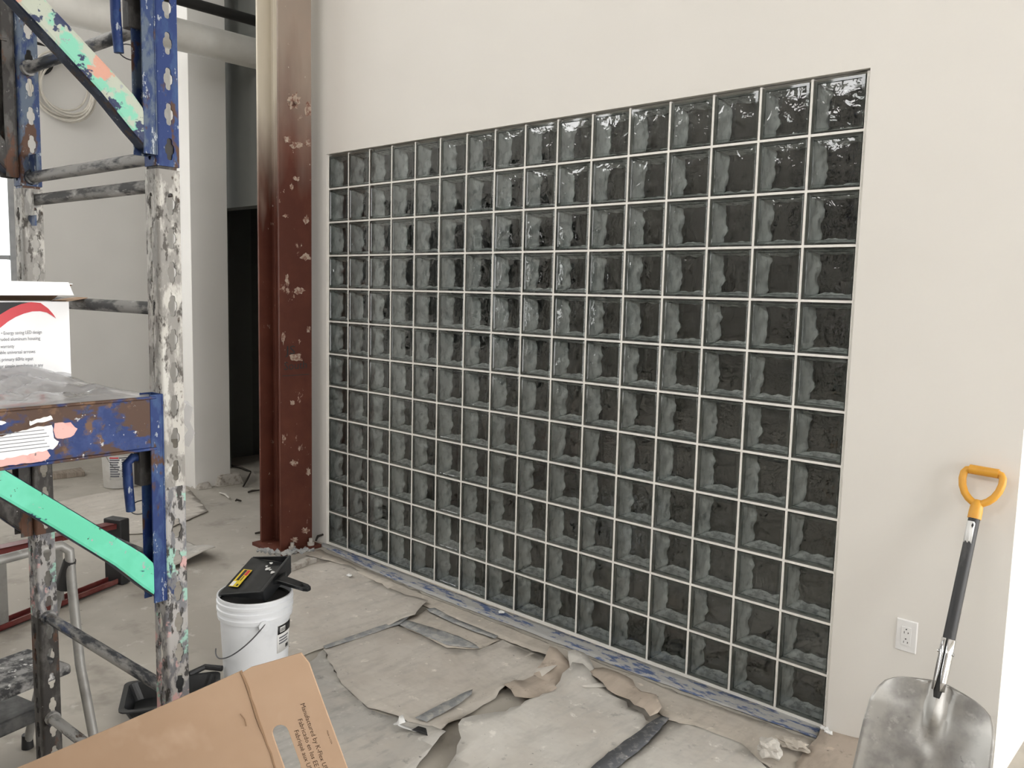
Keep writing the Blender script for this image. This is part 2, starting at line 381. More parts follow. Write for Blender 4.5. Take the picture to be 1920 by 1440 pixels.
def tag(o, label, cat, group=None, kind=None):
    if label: o['label'] = label
    if cat: o['category'] = cat
    if group: o['group'] = group
    if kind: o['kind'] = kind
    return o
def struct(o, label=None):
    o['kind'] = 'structure'
    if label: o['label'] = label
    return o
def recentre(o):
    """move the origin of a parentless mesh to the middle of its base"""
    vs = o.data.vertices
    xs = [v.co.x for v in vs]; ys = [v.co.y for v in vs]; zs = [v.co.z for v in vs]
    c = V(((min(xs) + max(xs)) / 2, (min(ys) + max(ys)) / 2, min(zs)))
    for v in vs: v.co -= c
    o.location = c; return o
def text_mesh(name, txt, size, frame, mat, parent, width=None, align='LEFT'):
    """lettering lying on a plane: frame = (origin, right, up)"""
    cu = bpy.data.curves.new(name, 'FONT'); cu.body = txt; cu.size = size; cu.align_x = align
    cu.resolution_u = 2
    ob = bpy.data.objects.new(name, cu); COL.objects.link(ob)
    dg = bpy.context.evaluated_depsgraph_get(); me = bpy.data.meshes.new_from_object(ob.evaluated_get(dg))
    COL.objects.unlink(ob); bpy.data.objects.remove(ob)
    o, ex, ey = [V(q) for q in frame]; ex = ex.normalized(); ey = ey.normalized()
    xs = [v.co.x for v in me.vertices]
    sx = width / (max(xs) - min(xs)) if width else 1.0
    inv = rootmat(parent).inverted() if parent else Matrix.Identity(4)
    for v in me.vertices: v.co = inv @ (o + ex * (v.co.x * sx) + ey * v.co.y)
    me.materials.clear(); me.materials.append(M[mat])
    t = bpy.data.objects.new(name, me); link(t, parent); return t

# ================================================================ THE ROOM
# floor
mb = MB(); mb.box((XL - .3, YN - .3, -.12), (XR + .3, YB + .3, 0))
struct(build('floor', mb, 'concrete'), 'dusty bare concrete floor')
mb = MB(); mb.box((XL - .3, YN - .3, ZC), (XR + .3, YB + .3, ZC + .12))
struct(build('ceiling', mb, 'ceiling'), 'pale painted ceiling')

# glass block wall: upside-down U of drywall round the opening
OX0, OX1, OZ = -.003, 3.262, 2.4555
WL = -.40
mb = MB()
poly = [(WL, WY, 0), (OX0, WY, 0), (OX0, WY, OZ), (OX1, WY, OZ), (OX1, WY, 0), (XC, WY, 0), (XC, WY, ZC), (WL, WY, ZC)]
tri = tessellate_polygon([[V((p[0], p[2], 0)) for p in poly]])
n = len(poly); th = .16
P = [V(p) for p in poly]; Q = [p + V((0, th, 0)) for p in P]; fs = []
for a, b, c in tri:
    ar = (P[b].x - P[a].x) * (P[c].z - P[a].z) - (P[c].x - P[a].x) * (P[b].z - P[a].z)
    if ar < 0: a, c = c, a
    fs += [(a, b, c), (n + c, n + b, n + a)]
fs += [((i + 1) % n, i, n + i, n + (i + 1) % n) for i in range(n)]
mb.add(P + Q, fs)
struct(build('wall_back', mb, 'wall'), 'cream painted drywall wall holding the glass blocks')
# side return of the dark room, lit by the storefront
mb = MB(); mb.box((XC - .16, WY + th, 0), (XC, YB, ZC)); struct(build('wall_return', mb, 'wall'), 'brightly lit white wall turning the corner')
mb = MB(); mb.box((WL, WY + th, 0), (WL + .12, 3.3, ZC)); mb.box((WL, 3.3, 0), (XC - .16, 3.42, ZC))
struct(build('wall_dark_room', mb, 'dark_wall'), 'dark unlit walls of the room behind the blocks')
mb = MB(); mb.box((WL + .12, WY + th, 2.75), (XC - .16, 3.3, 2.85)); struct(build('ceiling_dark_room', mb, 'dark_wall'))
# left wall with window openings
def wall_with_holes(axis, pos, thick, lo, hi, z0, z1, holes, hz):
    mb = MB(); cur = lo
    def bx(a, b, za, zb):
        if b - a < 1e-4: return
        if axis == 'x': mb.box((pos, a, za), (pos + thick, b, zb))
        else: mb.box((a, pos, za), (b, pos + thick, zb))
    for a, b in sorted(holes):
        bx(cur, a, z0, z1); bx(a, b, z0, hz[0]); bx(a, b, hz[1], z1); cur = b
    bx(cur, hi, z0, z1); return mb
lw = wall_with_holes('x', XL - .2, .2, YN, YB, 0, 4.9, WIN_L, WIN_LZ); lw2 = wall_with_holes('x', XL - .2, .2, YN, YB, 4.9, ZC, WIN_H, WIN_NZ); lw.add(lw2.v, lw2.f)
struct(build('wall_left', lw, 'wall_white'), 'grey shaded drywall wall far behind the scaffold')
struct(build('wall_right', wall_with_holes('x', XR, .2, YN, YB, 0, ZC, WIN_R, WIN_RZ), 'wall'))
struct(build('wall_near', wall_with_holes('y', YN - .2, .2, XL, XR, 0, ZC, WIN_N, WIN_NZ), 'near_wall'))
mb = MB(); mb.box((XL, YB, 0), (XR, YB + .2, ZC)); struct(build('wall_far', mb, 'wall'))
# passage header beyond the column
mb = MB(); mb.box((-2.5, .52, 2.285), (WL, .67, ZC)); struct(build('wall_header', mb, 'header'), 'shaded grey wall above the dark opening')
mb = MB(); mb.box((XL, 1.0, 0), (-3.0, 1.15, ZC)); struct(build('wall_bounce', mb, 'wall_white'))  # unseen wall added to close off the passage, pale to bounce light back
mb = MB(); mb.box((-3.0, 1.0, 0), (-2.9, 1.15, ZC)); mb.box((-3.0, .6, 0), (-2.9, 1.0, ZC)); mb.box((-2.9, .6, 0), (-2.5, .7, ZC)); struct(build('wall_light_seal', mb, 'header'))  # unseen wall pieces added to keep light out of the passage
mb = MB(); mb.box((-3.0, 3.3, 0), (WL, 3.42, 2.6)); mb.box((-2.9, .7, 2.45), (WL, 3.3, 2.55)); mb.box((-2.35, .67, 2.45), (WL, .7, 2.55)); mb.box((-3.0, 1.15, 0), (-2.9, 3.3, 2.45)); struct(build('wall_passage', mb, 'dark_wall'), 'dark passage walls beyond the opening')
# short wall end
mb = MB(); mb.box((-2.23, .075, 0), (-1.94, .385, ZC)); struct(build('wall_end', mb, 'wall_white', bevel=.004), 'narrow white wall end with broken plaster at its foot')
for k, (a, b, h) in enumerate((((-2.0, .06), (-1.90, .20), .05), ((-1.97, .235), (-1.89, .47), .09))):
    mb = MB(); x0, y0 = a; x1, y1 = b
    mb.hexa([(x0, y0, 0), (x1, y0 + .02, 0), (x1 + .02, y1, 0), (x0, y1, 0)], [(x0 + .02, y0 + .03, h), (x1 - .02, y0 + .05, h * .8), (x1 - .01, y1 - .02, h * .9), (x0 + .02, y1, h)])
    o = recentre(build('plaster_chunk', mb, 'plaster', bevel=.006)); tag(o, ['low broken plaster lump at the near foot of the white wall end', 'taller broken plaster lump at the far foot of the white wall end'][k], 'rubble', 'rubble at the wall end')
# left windows
def window(name, axis_x, y0, y1, z0, z1, nv, nh, label):
    w = bpy.data.objects.new(name, None); w.location = (axis_x, (y0 + y1) / 2, z0); link(w); struct(w, label)
    f = .05
    mb = MB()
    for a, b, c, d in ((y0, y0 + f, z0, z1), (y1 - f, y1, z0, z1), (y0 + f, y1 - f, z0, z0 + f), (y0 + f, y1 - f, z1 - f, z1)):
        mb.box((axis_x - .05, a, c), (axis_x + .05, b, d))
    build('window_frame', mb, 'alu', w)
    ys = [y0 + f + (y1 - y0 - 2 * f) * i / nv for i in range(nv + 1)]; zs = [z0 + f + (z1 - z0 - 2 * f) * i / nh for i in range(nh + 1)]
    for y in ys[1:-1]:
        mb = MB(); mb.box((axis_x - .03, y - .02, z0 + f), (axis_x + .03, y + .02, z1 - f)); build('mullion', mb, 'alu', w)
    for z in zs[1:-1]:
        mb = MB(); mb.box((axis_x - .025, y0 + f, z - .02), (axis_x + .025, y1 - f, z + .02)); build('transom', mb, 'alu', w)
    for i in range(nv):
        for j in range(nh):
            mb = MB(); mb.box((axis_x - .003, ys[i] + .002, zs[j] + .002), (axis_x + .003, ys[i + 1] - .002, zs[j + 1] - .002)); build('pane', mb, 'pane', w)
    return w
window('window_2', XL - .1, *WIN_L[0], *WIN_LZ, 2, 2, 'bright daylight window in the far left wall')
window('window_3', XL - .1, *WIN_L[1], *WIN_LZ, 3, 2, None)
# pale tile floor round the corner
mb = MB()
tile_root = bpy.data.objects.new('floor_tiling', None); tile_root.location = (4.5, 1.5, 0); link(tile_root); struct(tile_root, 'pale floor tiles beyond the wall corner')
tm = None
for i in range(7):
    for j in range(8):
        x = XC + .05 + i * .6; y = -.55 + j * .6
        if tm is None:
            mb = MB(); mb.box((-.297, -.297, 0), (.297, .297, .006)); t = build('tile', mb, 'tile', tile_root, world=False, bevel=.002); tm = t.data
        else:
            t = bpy.data.objects.new('tile', tm); link(t, tile_root)
        t.location = (x + .3 - 4.5, y + .3 - 1.5, 0)

# ================================================================ GLASS BLOCK WINDOW
Z0 = .012; MOD = .2032; NX, NZ = 16, 12; BS = .1937
win = bpy.data.objects.new('window_1', None); win.location = (0, 0, Z0); link(win); struct(win, 'large window of wavy glass blocks, sixteen across and twelve high')
J = MOD - BS
mb = MB(); y0, y1 = .003, .095
for i in range(NX + 1):
    x = i * MOD; w = J / 2
    if i == 0: a, b = -.003, w
    elif i == NX: a, b = x - w, x + .0045
    else: a, b = x - w, x + w
    mb.box((a, y0, Z0), (b, y1, Z0 + NZ * MOD))
for j in range(1, NZ):
    z = Z0 + j * MOD
    mb.box((-.003, y0 + .0004, z - J / 2), (NX * MOD + .004, y1 - .0004, z + J / 2))
mb.box((-.003, y0 + .0006, 0.0), (NX * MOD + .01, y1, Z0 + J / 2))
mb.box((-.003, y0 + .03, Z0 + NZ * MOD - J / 2), (NX * MOD + .01, y1, OZ))
build('mortar_joints', mb, 'mortar', win, label='white mortar between the blocks')
# caulk line along the right edge, in the gap
mb = MB(); pts = []
for i in range(60):
    z = Z0 + .02 + i * (NZ * MOD - .04) / 59
    pts.append((NX * MOD - .001 + random.uniform(-.001, .001), .004, z))
mb.tube(pts, [random.uniform(.0015, .0042) for _ in pts], 6); build('caulk_bead', mb, 'mortar', win)

def block_mesh(seed):
    rnd = random.Random(seed); mb = MB(); h = BS / 2; yF = .0
    def ring(ins, y): q = h - ins; return [(-q, y, -q), (q, y, -q), (q, y, q), (-q, y, q)]
    rings = [(0, .011), (.0015, .005), (.005, .001), (.0155, 0.0), (.0175, .004)]
    vs = []
    for ins, y in rings: vs += ring(ins, y)
    fs = []
    for r in range(len(rings) - 1):
        a = r * 4; b = a + 4
        for i in range(4): fs.append((a + i, a + (i + 1) % 4, b + (i + 1) % 4, b + i))
    mb.add(vs, fs, 1); mb.m[-16:] = [5] * 4 + [1] * 8 + [4] * 4
    # wavy front pane
    N = 12; q = h - .0175; vs = []; off = V((seed * 3.7, seed * 1.3, 0))
    for j in range(N + 1):
        for i in range(N + 1):
            x = -q + 2 * q * i / N; z = -q + 2 * q * j / N
            e = min(i, N - i, j, N - j) / 3.0; e = min(1, e)
            y = .004 - .003 * e + .0022 * e * noise.noise(V((x * 28, z * 22, 0)) + off)
            vs.append((x, y, z))
    mb.add(vs, [(j * (N + 1) + i, j * (N + 1) + i + 1, (j + 1) * (N + 1) + i + 1, (j + 1) * (N + 1) + i) for j in range(N) for i in range(N)], 0)
    # wavy back pane
    N = 8; vs = []
    for j in range(N + 1):
        for i in range(N + 1):
            x = -q + 2 * q * i / N; z = -q + 2 * q * j / N
            vs.append((x, .086 + .003 * noise.noise(V((x * 24, z * 24, 5)) + off), z))
    mb.add(vs, [(j * (N + 1) + i, j * (N + 1) + i + 1, (j + 1) * (N + 1) + i + 1, (j + 1) * (N + 1) + i) for j in range(N) for i in range(N)], 2)
    # inner side walls, bulging unevenly into the cavity
    ND, NL = 7, 14
    for s in range(4):
        vs = []
        for d in range(ND + 1):
            for l in range(NL + 1):
                t = -1 + 2 * l / NL; dd = d / ND
                y = .012 + .076 * dd
                amp = (.002 + (.025 if s < 2 else .015) * dd ** 1.2) * (1 - abs(t) ** 8)
                ins = .006 + amp * (.85 + .6 * noise.noise(V((t * 2.9 + s * 7, dd * 2.4, seed * 2.1))) + .16 * noise.noise(V((t * 9 + s * 3, dd * 5, seed * 1.1)))) + .004 * dd
                w = h - .006
                ins = max(.003, ins)
                p = {0: (-h + ins, y, t * w), 1: (h - ins, y, t * w), 2: (t * w, y, -h + ins), 3: (t * w, y, h - ins)}[s]
                vs.append(p)
        fs = []
        for d in range(ND):
            for l in range(NL):
                a = d * (NL + 1) + l; f = (a, a + 1, a + NL + 2, a + NL + 1)
                fs.append(f)
        mb.add(vs, fs, 3)
    return mb
variants = []
for s in range(10):
    o = build('glass_block', block_mesh(s + 1), ['block_face', 'block_rim', 'block_back', 'block_side', 'block_groove', 'block_edge'], win, world=False, smooth=True)
    variants.append(o)
used = set()
rb = random.Random(3)
for j in range(NZ):
    for i in range(NX):
        kv = rb.randrange(10)
        if kv not in used: used.add(kv); o = variants[kv]
        else:
            o = bpy.data.objects.new('glass_block', variants[kv].data); link(o, win)
        o.location = ((i + .5) * MOD, 0.0, (j + .5) * MOD)

# ================================================================ STEEL COLUMN
FX = -.03; YF, YT = -.10, -.325; D = .245; tf = .017
col = thing('steel_column', 'tall red-oxide H-shaped steel column with cream overspray beside the glass blocks', 'column', ((FX - D / 2), (YF + YT) / 2, 0))
mb = MB(); mb.box((FX - tf, YT, .02), (FX, YF, ZC)); build('flange', mb, 'primer_face', col, bevel=.002)
mb = MB(); mb.box((FX - D, YT, .02), (FX - D + tf, YF, ZC)); build('flange', mb, 'primer_in', col, bevel=.002)
ym = (YF + YT) / 2
mb = MB(); mb.box((FX - D + tf, ym - .006, .02), (FX - tf, ym + .006, ZC)); build('web', mb, 'primer_in', col)
mb = MB()
for sx in (FX - D + tf, FX - tf):
    for sy in (ym - .006, ym + .006):
        sg = 1 if sx < FX - D / 2 else -1; ty = -1 if sy < ym else 1
        mb.prism([(sx, sy, .02), (sx + sg * .014, sy, .02), (sx + sg * .004, sy + ty * .004, .02), (sx, sy + ty * .014, .02)], (0, 0, ZC - .02))
build('fillet', mb, 'primer_in', col)
mb = MB(); mb.box((FX - D - .03, YT - .04, 0), (FX + .06, YF + .03, .022)); build('base_plate', mb, 'primer_face', col, bevel=.003)
for sx in (FX + .03,):
    for sy in (YT + .06, YF - .03):
        mb = MB(); mb.lathe([(0, .022), (.022, .022), (.022, .04), (.012, .04), (.012, .065), (0, .065)], (sx, sy, 0), 12); build('anchor_bolt', mb, 'plaster', col)
# marker scrawl on the flange face
text_mesh('marker_scrawl', 'JS', .075, ((FX + .0015, -.285, 1.235), (0, 1, 0), (0, 0, 1)), 'ink', col, .07)
text_mesh('marker_scrawl', 'South', .07, ((FX + .0015, -.30, 1.14), (0, 1, .03), (0, 0, 1)), 'ink', col, .16)
def blob(u, v, ru, rv, seed, mat='smear'):
    pts = []; r_ = random.Random(seed)
    for i in range(16):
        a = 2 * math.pi * i / 16; k = r_.uniform(.45, 1.1); p = on_x(u + ru * k * math.cos(a), v + rv * k * math.sin(a), FX + .001); p.y = min(YF - .003, max(YT + .003, p.y)); pts.append(p)
    mb = MB(); mb.prism(pts, (.0015, 0, 0)); return build('plaster_smear', mb, mat, col)
M['smear'] = layered('dried_plaster_smear', (.45, .35, .28), [((.22, .11, .08), .46, .56, 40, 2), ((.58, .50, .42), .6, .7, 60, 5)], .85)
for k, (u, v, ru, rv) in enumerate(((552, 188, 14, 18), (577, 206, 9, 16), (548, 196, 10, 10), (538, 262, 9, 8), (556, 272, 14, 8), (577, 268, 7, 9), (575, 412, 7, 10), (573, 480, 12, 9), (538, 526, 4, 14), (562, 545, 12, 8), (531, 632, 4, 14), (578, 617, 6, 6), (556, 670, 14, 9), (548, 755, 6, 6), (532, 822, 4, 10), (552, 868, 9, 7), (578, 885, 5, 10), (572, 995, 9, 7), (552, 1012, 8, 6), (535, 405, 6, 4), (556, 335, 7, 5), (547, 350, 4, 8))):
    blob(u, v, ru, rv, 60 + k)
mb = MB(); mb.box((FX, -.31, 1.103), (FX + .001, -.12, 1.107)); build('marker_line', mb, 'ink', col)

# grout ledge and paper round the column base
mb = MB(); a, b = on_z(595, 1047, .03), on_z(546, 1066, .03)
d = (b - a).normalized(); nn = V((-d.y, d.x, 0))
if nn.x > 0: nn = -nn
pts = []; m = 7
for i in range(m):
    t = i / (m - 1); p = a.lerp(b, t) + V((random.uniform(-.008, .008), random.uniform(-.008, .008), 0)); pts.append(p)
top = [p + nn * random.uniform(.05, .07) for p in pts]
poly = [V((p.x, p.y, .0)) for p in pts] + [V((p.x, p.y, .0)) for p in reversed(top)]
mb.prism(poly, (0, 0, .032)); o = recentre(build('grout_ledge', mb, 'plaster', bevel=.003)); tag(o, 'broken grey grout ledge at the foot of the steel column', 'rubble')
def crumple_strip(name, pts, w, lift, mat, label, cat, seed):
    """loose strip of film or paper following pts (world), with crumples"""
    mb = MB(); n = 26; mcount = 7; vs = []
    P_ = [V(p) for p in pts]
    for i in range(n + 1):
        t = i / n * (len(P_) - 1); k_ = min(int(t), len(P_) - 2); p = P_[k_].lerp(P_[k_ + 1], t - k_); dd = (P_[k_ + 1] - P_[k_]).normalized(); sd = V((-dd.y, dd.x, 0))
        for j in range(mcount + 1):
            s_ = j / mcount - .5
            q = p + sd * (s_ * w) + V((0, 0, lift * (.5 + noise.noise(V((i * .45, j * .7, seed)))) + .004))
            q.z = max(q.z, p.z + .003); vs.append(q)
    mb.add(vs, [(i * (mcount + 1) + j, i * (mcount + 1) + j + 1, (i + 1) * (mcount + 1) + j + 1, (i + 1) * (mcount + 1) + j) for i in range(n) for j in range(mcount)])
    o = recentre(build(name, mb, mat, smooth=True, solid=.0015)); return tag(o, label, cat)
crumple_strip('film_strip', [on_z(486, 1036, .03), on_z(525, 1044, .03), on_z(588, 1036, .035)], .05, .035, 'tape_grey', 'crumpled grey plastic strip wrapped along the column foot', 'plastic', 2)

# ================================================================ DUCT, PIPE, CABLE
dx, dz = -1.65, 3.433
mb = MB(); mb.tube([(dx, -6, dz), (dx, -3, dz), (dx, -1.2, dz), (dx, .2, dz), (dx, .535, dz)], .112, 28)
o = build('air_duct', mb, 'duct', smooth=True); tag(o, 'white round insulated air duct running under the ceiling', 'duct')
mb = MB(); mb.tube([(-1.45, -6, 3.61), (-1.45, .535, 3.61)], .038, 14); o = build('black_pipe', mb, 'black_pipe', smooth=True); tag(o, 'black iron pipe just above the white duct', 'pipe')
coil = thing('cable_coil', 'loose coil of cream cable hanging on the far wall behind the scaffold', 'cable', (XL + .05, -.08, 3.15))
rc = random.Random(5)
mb = MB()
for k in range(9):
    R1 = .26 + rc.uniform(-.05, .03); cy = -.05 + rc.uniform(-.02, .03); cz = 3.43 + rc.uniform(-.03, .03); x = XL + .045 + .012 * k
    mb.tube([(x + .01 * math.sin(3 * a), cy + R1 * 1.02 * math.cos(a), cz + R1 * 1.08 * math.sin(a)) for a in [2 * math.pi * i / 40 for i in range(40)]], .009, 6, closed=True)
build('cable_loops', mb, 'cable', coil, smooth=True)
rl = thing('cable_reel', 'black cable reel with a white label on the far wall above the coil', 'reel', (XL + .1, -.24, 3.5))
mb = MB(); mb.tube([(XL + .002, -.25, 3.66), (XL + .016, -.25, 3.66)], .15, 28); build('reel_disc', mb, 'black_plain', rl, smooth=True)
mb = MB(); mb.box((XL + .016, -.26, 3.62), (XL + .019, -.06, 3.78)); build('label', mb, 'label_white', rl)

# ================================================================ FLOOR PAPER AND TAPE
def sheet(name, px, mat, label, z=.004, amp=.004, seed=0, curls=(), jag=.006, cat='paper', th=.0012, step=.07, zpt=0.0):
    """torn sheet lying on the floor: outline taken on the floor plane, gently rumpled, edges lifted at curls (px,py,radius,height)"""
    rnd = random.Random(seed + 11)
    base = [on_z(u, v, zpt) for u, v in px]; pts = []
    for i in range(len(base)):
        a, b = base[i], base[(i + 1) % len(base)]; L = (b - a).length; n = max(1, int(L / .035))
        nrm = V((-(b - a).y, (b - a).x, 0)).normalized()
        for k in range(n):
            q = a.lerp(b, k / n)
            if k: q += nrm * rnd.uniform(-jag, jag)
            pts.append(q)
    bm = bmesh.new(); vs = [bm.verts.new((p.x, p.y, 0)) for p in pts]
    f = bm.faces.new(vs)
    if f.normal.z < 0 or f.calc_area() == 0: pass
    bm.normal_update()
    if f.normal.z < 0: f.normal_flip()
    x0, x1 = min(p.x for p in pts), max(p.x for p in pts); y0, y1 = min(p.y for p in pts), max(p.y for p in pts)
    for ax, lo, hi in ((0, x0, x1), (1, y0, y1)):
        t = lo + step
        while t < hi:
            co = V((t, 0, 0)) if ax == 0 else V((0, t, 0)); no = V((1, 0, 0)) if ax == 0 else V((0, 1, 0))
            bmesh.ops.bisect_plane(bm, geom=bm.verts[:] + bm.edges[:] + bm.faces[:], plane_co=co, plane_no=no); t += step
    bmesh.ops.triangulate(bm, faces=[f for f in bm.faces if len(f.verts) > 4])
    cs = [(on_z(u, v), r, h) for u, v, r, h in curls]
    for v in bm.verts:
        hgt = amp * (.5 + .8 * noise.noise(V((v.co.x * 4, v.co.y * 4, seed * 1.7))) + .3 * noise.noise(V((v.co.x * 14, v.co.y * 14, seed * 2.7))))
        for c, r, h in cs:
            dd = (V((v.co.x, v.co.y, 0)) - c).length / r
            if dd < 1: hgt += h * (1 - dd * dd) ** 2
        v.co.z = z + max(0, hgt)
    me = bpy.data.meshes.new(name); bm.to_mesh(me); bm.free()
    me.polygons.foreach_set('use_smooth', [True] * len(me.polygons))
    me.materials.append(M[mat]); o = bpy.data.objects.new(name, me); link(o); recentre(o)
    md = o.modifiers.new('thickness', 'SOLIDIFY'); md.thickness = th; md.offset = 1
    return tag(o, label, cat)
sheet('floor_paper', [(572, 1042), (600, 1032), (800, 1118), (1000, 1198), (1200, 1275), (1400, 1347), (1524, 1392), (1560, 1440), (1470, 1470), (1385, 1400), (1250, 1352), (1215, 1322), (1165, 1296), (1115, 1278), (1062, 1254), (1010, 1232), (945, 1202), (880, 1178), (800, 1140), (768, 1126), (742, 1113), (700, 1090), (655, 1066), (615, 1053)], 'paper_a', 'long torn beige paper strip along the foot of the glass block wall', .005, .004, 1, ((1040, 1245, .22, .025), (1150, 1300, .25, .02)), .01)
sheet('floor_paper', [(430, 1180), (520, 1085), (600, 1052), (655, 1062), (742, 1110), (802, 1134), (778, 1160), (742, 1172), (606, 1218), (540, 1240), (420, 1330)], 'paper_b', 'beige paper sheet behind the white bucket, below the column', .004, .005, 2, ((780, 1140, .2, .025), (760, 1165, .15, .012)))
sheet('floor_paper', [(606, 1220), (742, 1174), (800, 1200), (838, 1221), (899, 1221), (944, 1203), (1010, 1234), (1056, 1256), (1010, 1283), (948, 1300), (885, 1340), (818, 1384), (742, 1345), (690, 1330), (640, 1285)], 'paper_b', 'wide beige paper sheet in the middle of the floor', .005, .006, 3, ((952, 1300, .10, .03), (1040, 1262, .16, .03), (840, 1375, .14, .02)))
sheet('floor_paper', [(606, 1222), (640, 1283), (690, 1332), (742, 1348), (836, 1388), (800, 1425), (745, 1480), (560, 1600), (480, 1500), (520, 1300)], 'paper_c', 'grey dusty paper sheet beside the cardboard carton', .004, .005, 4, ((825, 1392, .22, .03),))
sheet('floor_paper', [(742, 1171), (762, 1166), (800, 1145), (842, 1160), (938, 1202), (899, 1218), (838, 1217), (800, 1198)], 'paper_a', 'small beige paper patch edged by two grey tape strips', .003, .003, 5)
sheet('floor_paper', [(866, 1372), (905, 1358), (948, 1348), (1010, 1322), (1040, 1296), (1072, 1268), (1092, 1270), (1150, 1306), (1225, 1366), (1190, 1400), (1120, 1450), (1060, 1520), (780, 1560), (815, 1480), (855, 1428)], 'paper_d', 'bright off-white paper sheet with torn edge in the foreground', .012, .008, 6, ((1075, 1262, .22, .045), (870, 1375, .28, .035), (990, 1325, .2, .02)), .012)
sheet('floor_paper', [(1254, 1356), (1300, 1365), (1390, 1402), (1470, 1472), (1520, 1530), (1040, 1560), (1130, 1450)], 'paper_d', 'pale paper sheet right of the dark tape strip', .006, .005, 7, ((1380, 1390, .2, .01),))
sheet('floor_paper', [(1553, 1352), (1575, 1372), (1620, 1396), (1660, 1425), (1700, 1500), (1600, 1560), (1470, 1475), (1500, 1428), (1535, 1385)], 'paper_e', 'brown paper scrap pushed against the wall under the outlet', .010, .006, 8, ((1640, 1410, .14, .02), (1556, 1354, .1, .03)))
sheet('floor_paper', [(1030, 1240), (1062, 1256), (1084, 1272), (1055, 1290), (1010, 1318), (965, 1318), (944, 1300), (1000, 1275)], 'paper_e', 'curled brown paper flap lifting beside the white sheet', .016, .006, 9, ((1040, 1240, .2, .055), (950, 1302, .13, .02)), .01)
sheet('floor_paper', [(1064, 1252), (1085, 1244), (1110, 1262), (1140, 1298), (1095, 1300), (1068, 1288)], 'paper_d', 'small folded off-white paper corner standing up near the blocks', .022, .010, 10, ((1076, 1254, .12, .055),), .008)
sheet('floor_paper', [(1098, 1268), (1130, 1266), (1170, 1288), (1230, 1322), (1240, 1345), (1218, 1358), (1180, 1330), (1130, 1298)], 'paper_e', 'crinkled brown paper edge lifting below the blue tape', .020, .010, 11, ((1150, 1285, .16, .035), (1215, 1335, .14, .03)), .012)
sheet('floor_paper', [(345, 1018), (404, 1047), (372, 1056), (300, 1075), (290, 1050)], 'paper_c', 'stiff grey board lying on the floor behind the scaffold leg', .012, .01, 12, ((405, 1048, .3, .05),), .003, th=.006)
sheet('floor_paper', [(60, 962), (117, 941), (260, 917), (340, 905), (365, 930), (390, 960), (300, 1000), (140, 1010)], 'paper_b', 'beige paper sheet lying behind the ladder by the far pail', .004, .006, 13, ((200, 925, .5, .012),), .006)
def tape(px, mat, label, z, seed, w=None, curls=(), cat='tape'):
    return sheet('floor_tape', px, mat, label, z, .002, seed, curls, .003, cat, .0008, .05)
tape([(741, 1171), (757, 1163), (800, 1177), (860, 1196), (893, 1213), (899, 1219), (838, 1213), (790, 1193)], 'tape_grey', 'wide grey tape strip on the small paper patch', .0075, 21)
tape([(800, 1147), (815, 1145), (842, 1160), (880, 1176), (934, 1198), (928, 1203), (880, 1186), (838, 1168), (806, 1153)], 'tape_grey', 'narrow grey tape strip nearest the glass block wall', .0135, 22)
tape([(606, 1216), (690, 1186), (742, 1168), (760, 1152), (778, 1140), (770, 1158), (748, 1175), (694, 1194), (610, 1221)], 'tape_grey', 'dusty grey tape strip right of the white bucket', .011, 23)
tape([(778, 1354), (860, 1311), (886, 1300), (884, 1309), (862, 1326), (800, 1362)], 'tape_grey', 'pale grey tape strip above the curled tape end', .0165, 24)
tape([(1254, 1357), (1240, 1352), (1222, 1362), (1170, 1400), (1120, 1440), (1060, 1500), (1100, 1500), (1165, 1445), (1215, 1403)], 'tape_dark', 'dark charcoal tape strip in the foreground', .022, 25)
tape([(600, 1024), (606, 1018), (700, 1053), (830, 1104), (1000, 1167), (1200, 1241), (1400, 1313), (1541, 1363), (1530, 1386), (1400, 1340), (1200, 1268), (1000, 1190), (830, 1126), (700, 1072)], 'tape_blue', 'torn blue painters tape along the foot of the glass blocks', .003, 26)
# curled tape end
ce = thing('tape_curl', 'curled tape end, white on one side and black on the other', 'tape', tuple(on_z(775, 1362)))
def ribbon(name, px, w, mat, parent, z0):
    mb = MB(); K_ = [on_z(u, v, z) for u, v, z in px]; vs = []; P_ = []
    for i in range(len(K_) - 1):
        p0, p1, p2, p3 = K_[max(i - 1, 0)], K_[i], K_[i + 1], K_[min(i + 2, len(K_) - 1)]
        for k_ in range(6):
            t = k_ / 6; P_.append(.5 * (2 * p1 + (p2 - p0) * t + (2 * p0 - 5 * p1 + 4 * p2 - p3) * t * t + (3 * p1 - p0 - 3 * p2 + p3) * t ** 3))
    P_.append(K_[-1])
    for i, p in enumerate(P_):
        t = (P_[min(i + 1, len(P_) - 1)] - P_[max(i - 1, 0)]).normalized(); sd = V((-t.y, t.x, 0)).normalized()
        vs += [p + sd * w * .5, p - sd * w * .5 + V((0, 0, .012))]
    mb.add(vs, [(2 * i, 2 * i + 1, 2 * i + 3, 2 * i + 2) for i in range(len(P_) - 1)]); return build(name, mb, mat, parent, smooth=True, solid=.001)
ribbon('white_side', [(758, 1350, .05), (748, 1354, .045), (747, 1360, .03), (762, 1367, .02), (785, 1374, .02)], .035, 'label_white', ce, 0)
ribbon('black_side', [(778, 1368, .03), (792, 1372, .028), (806, 1378, .02), (816, 1384, .012)], .055, 'black_plain', ce, 0)
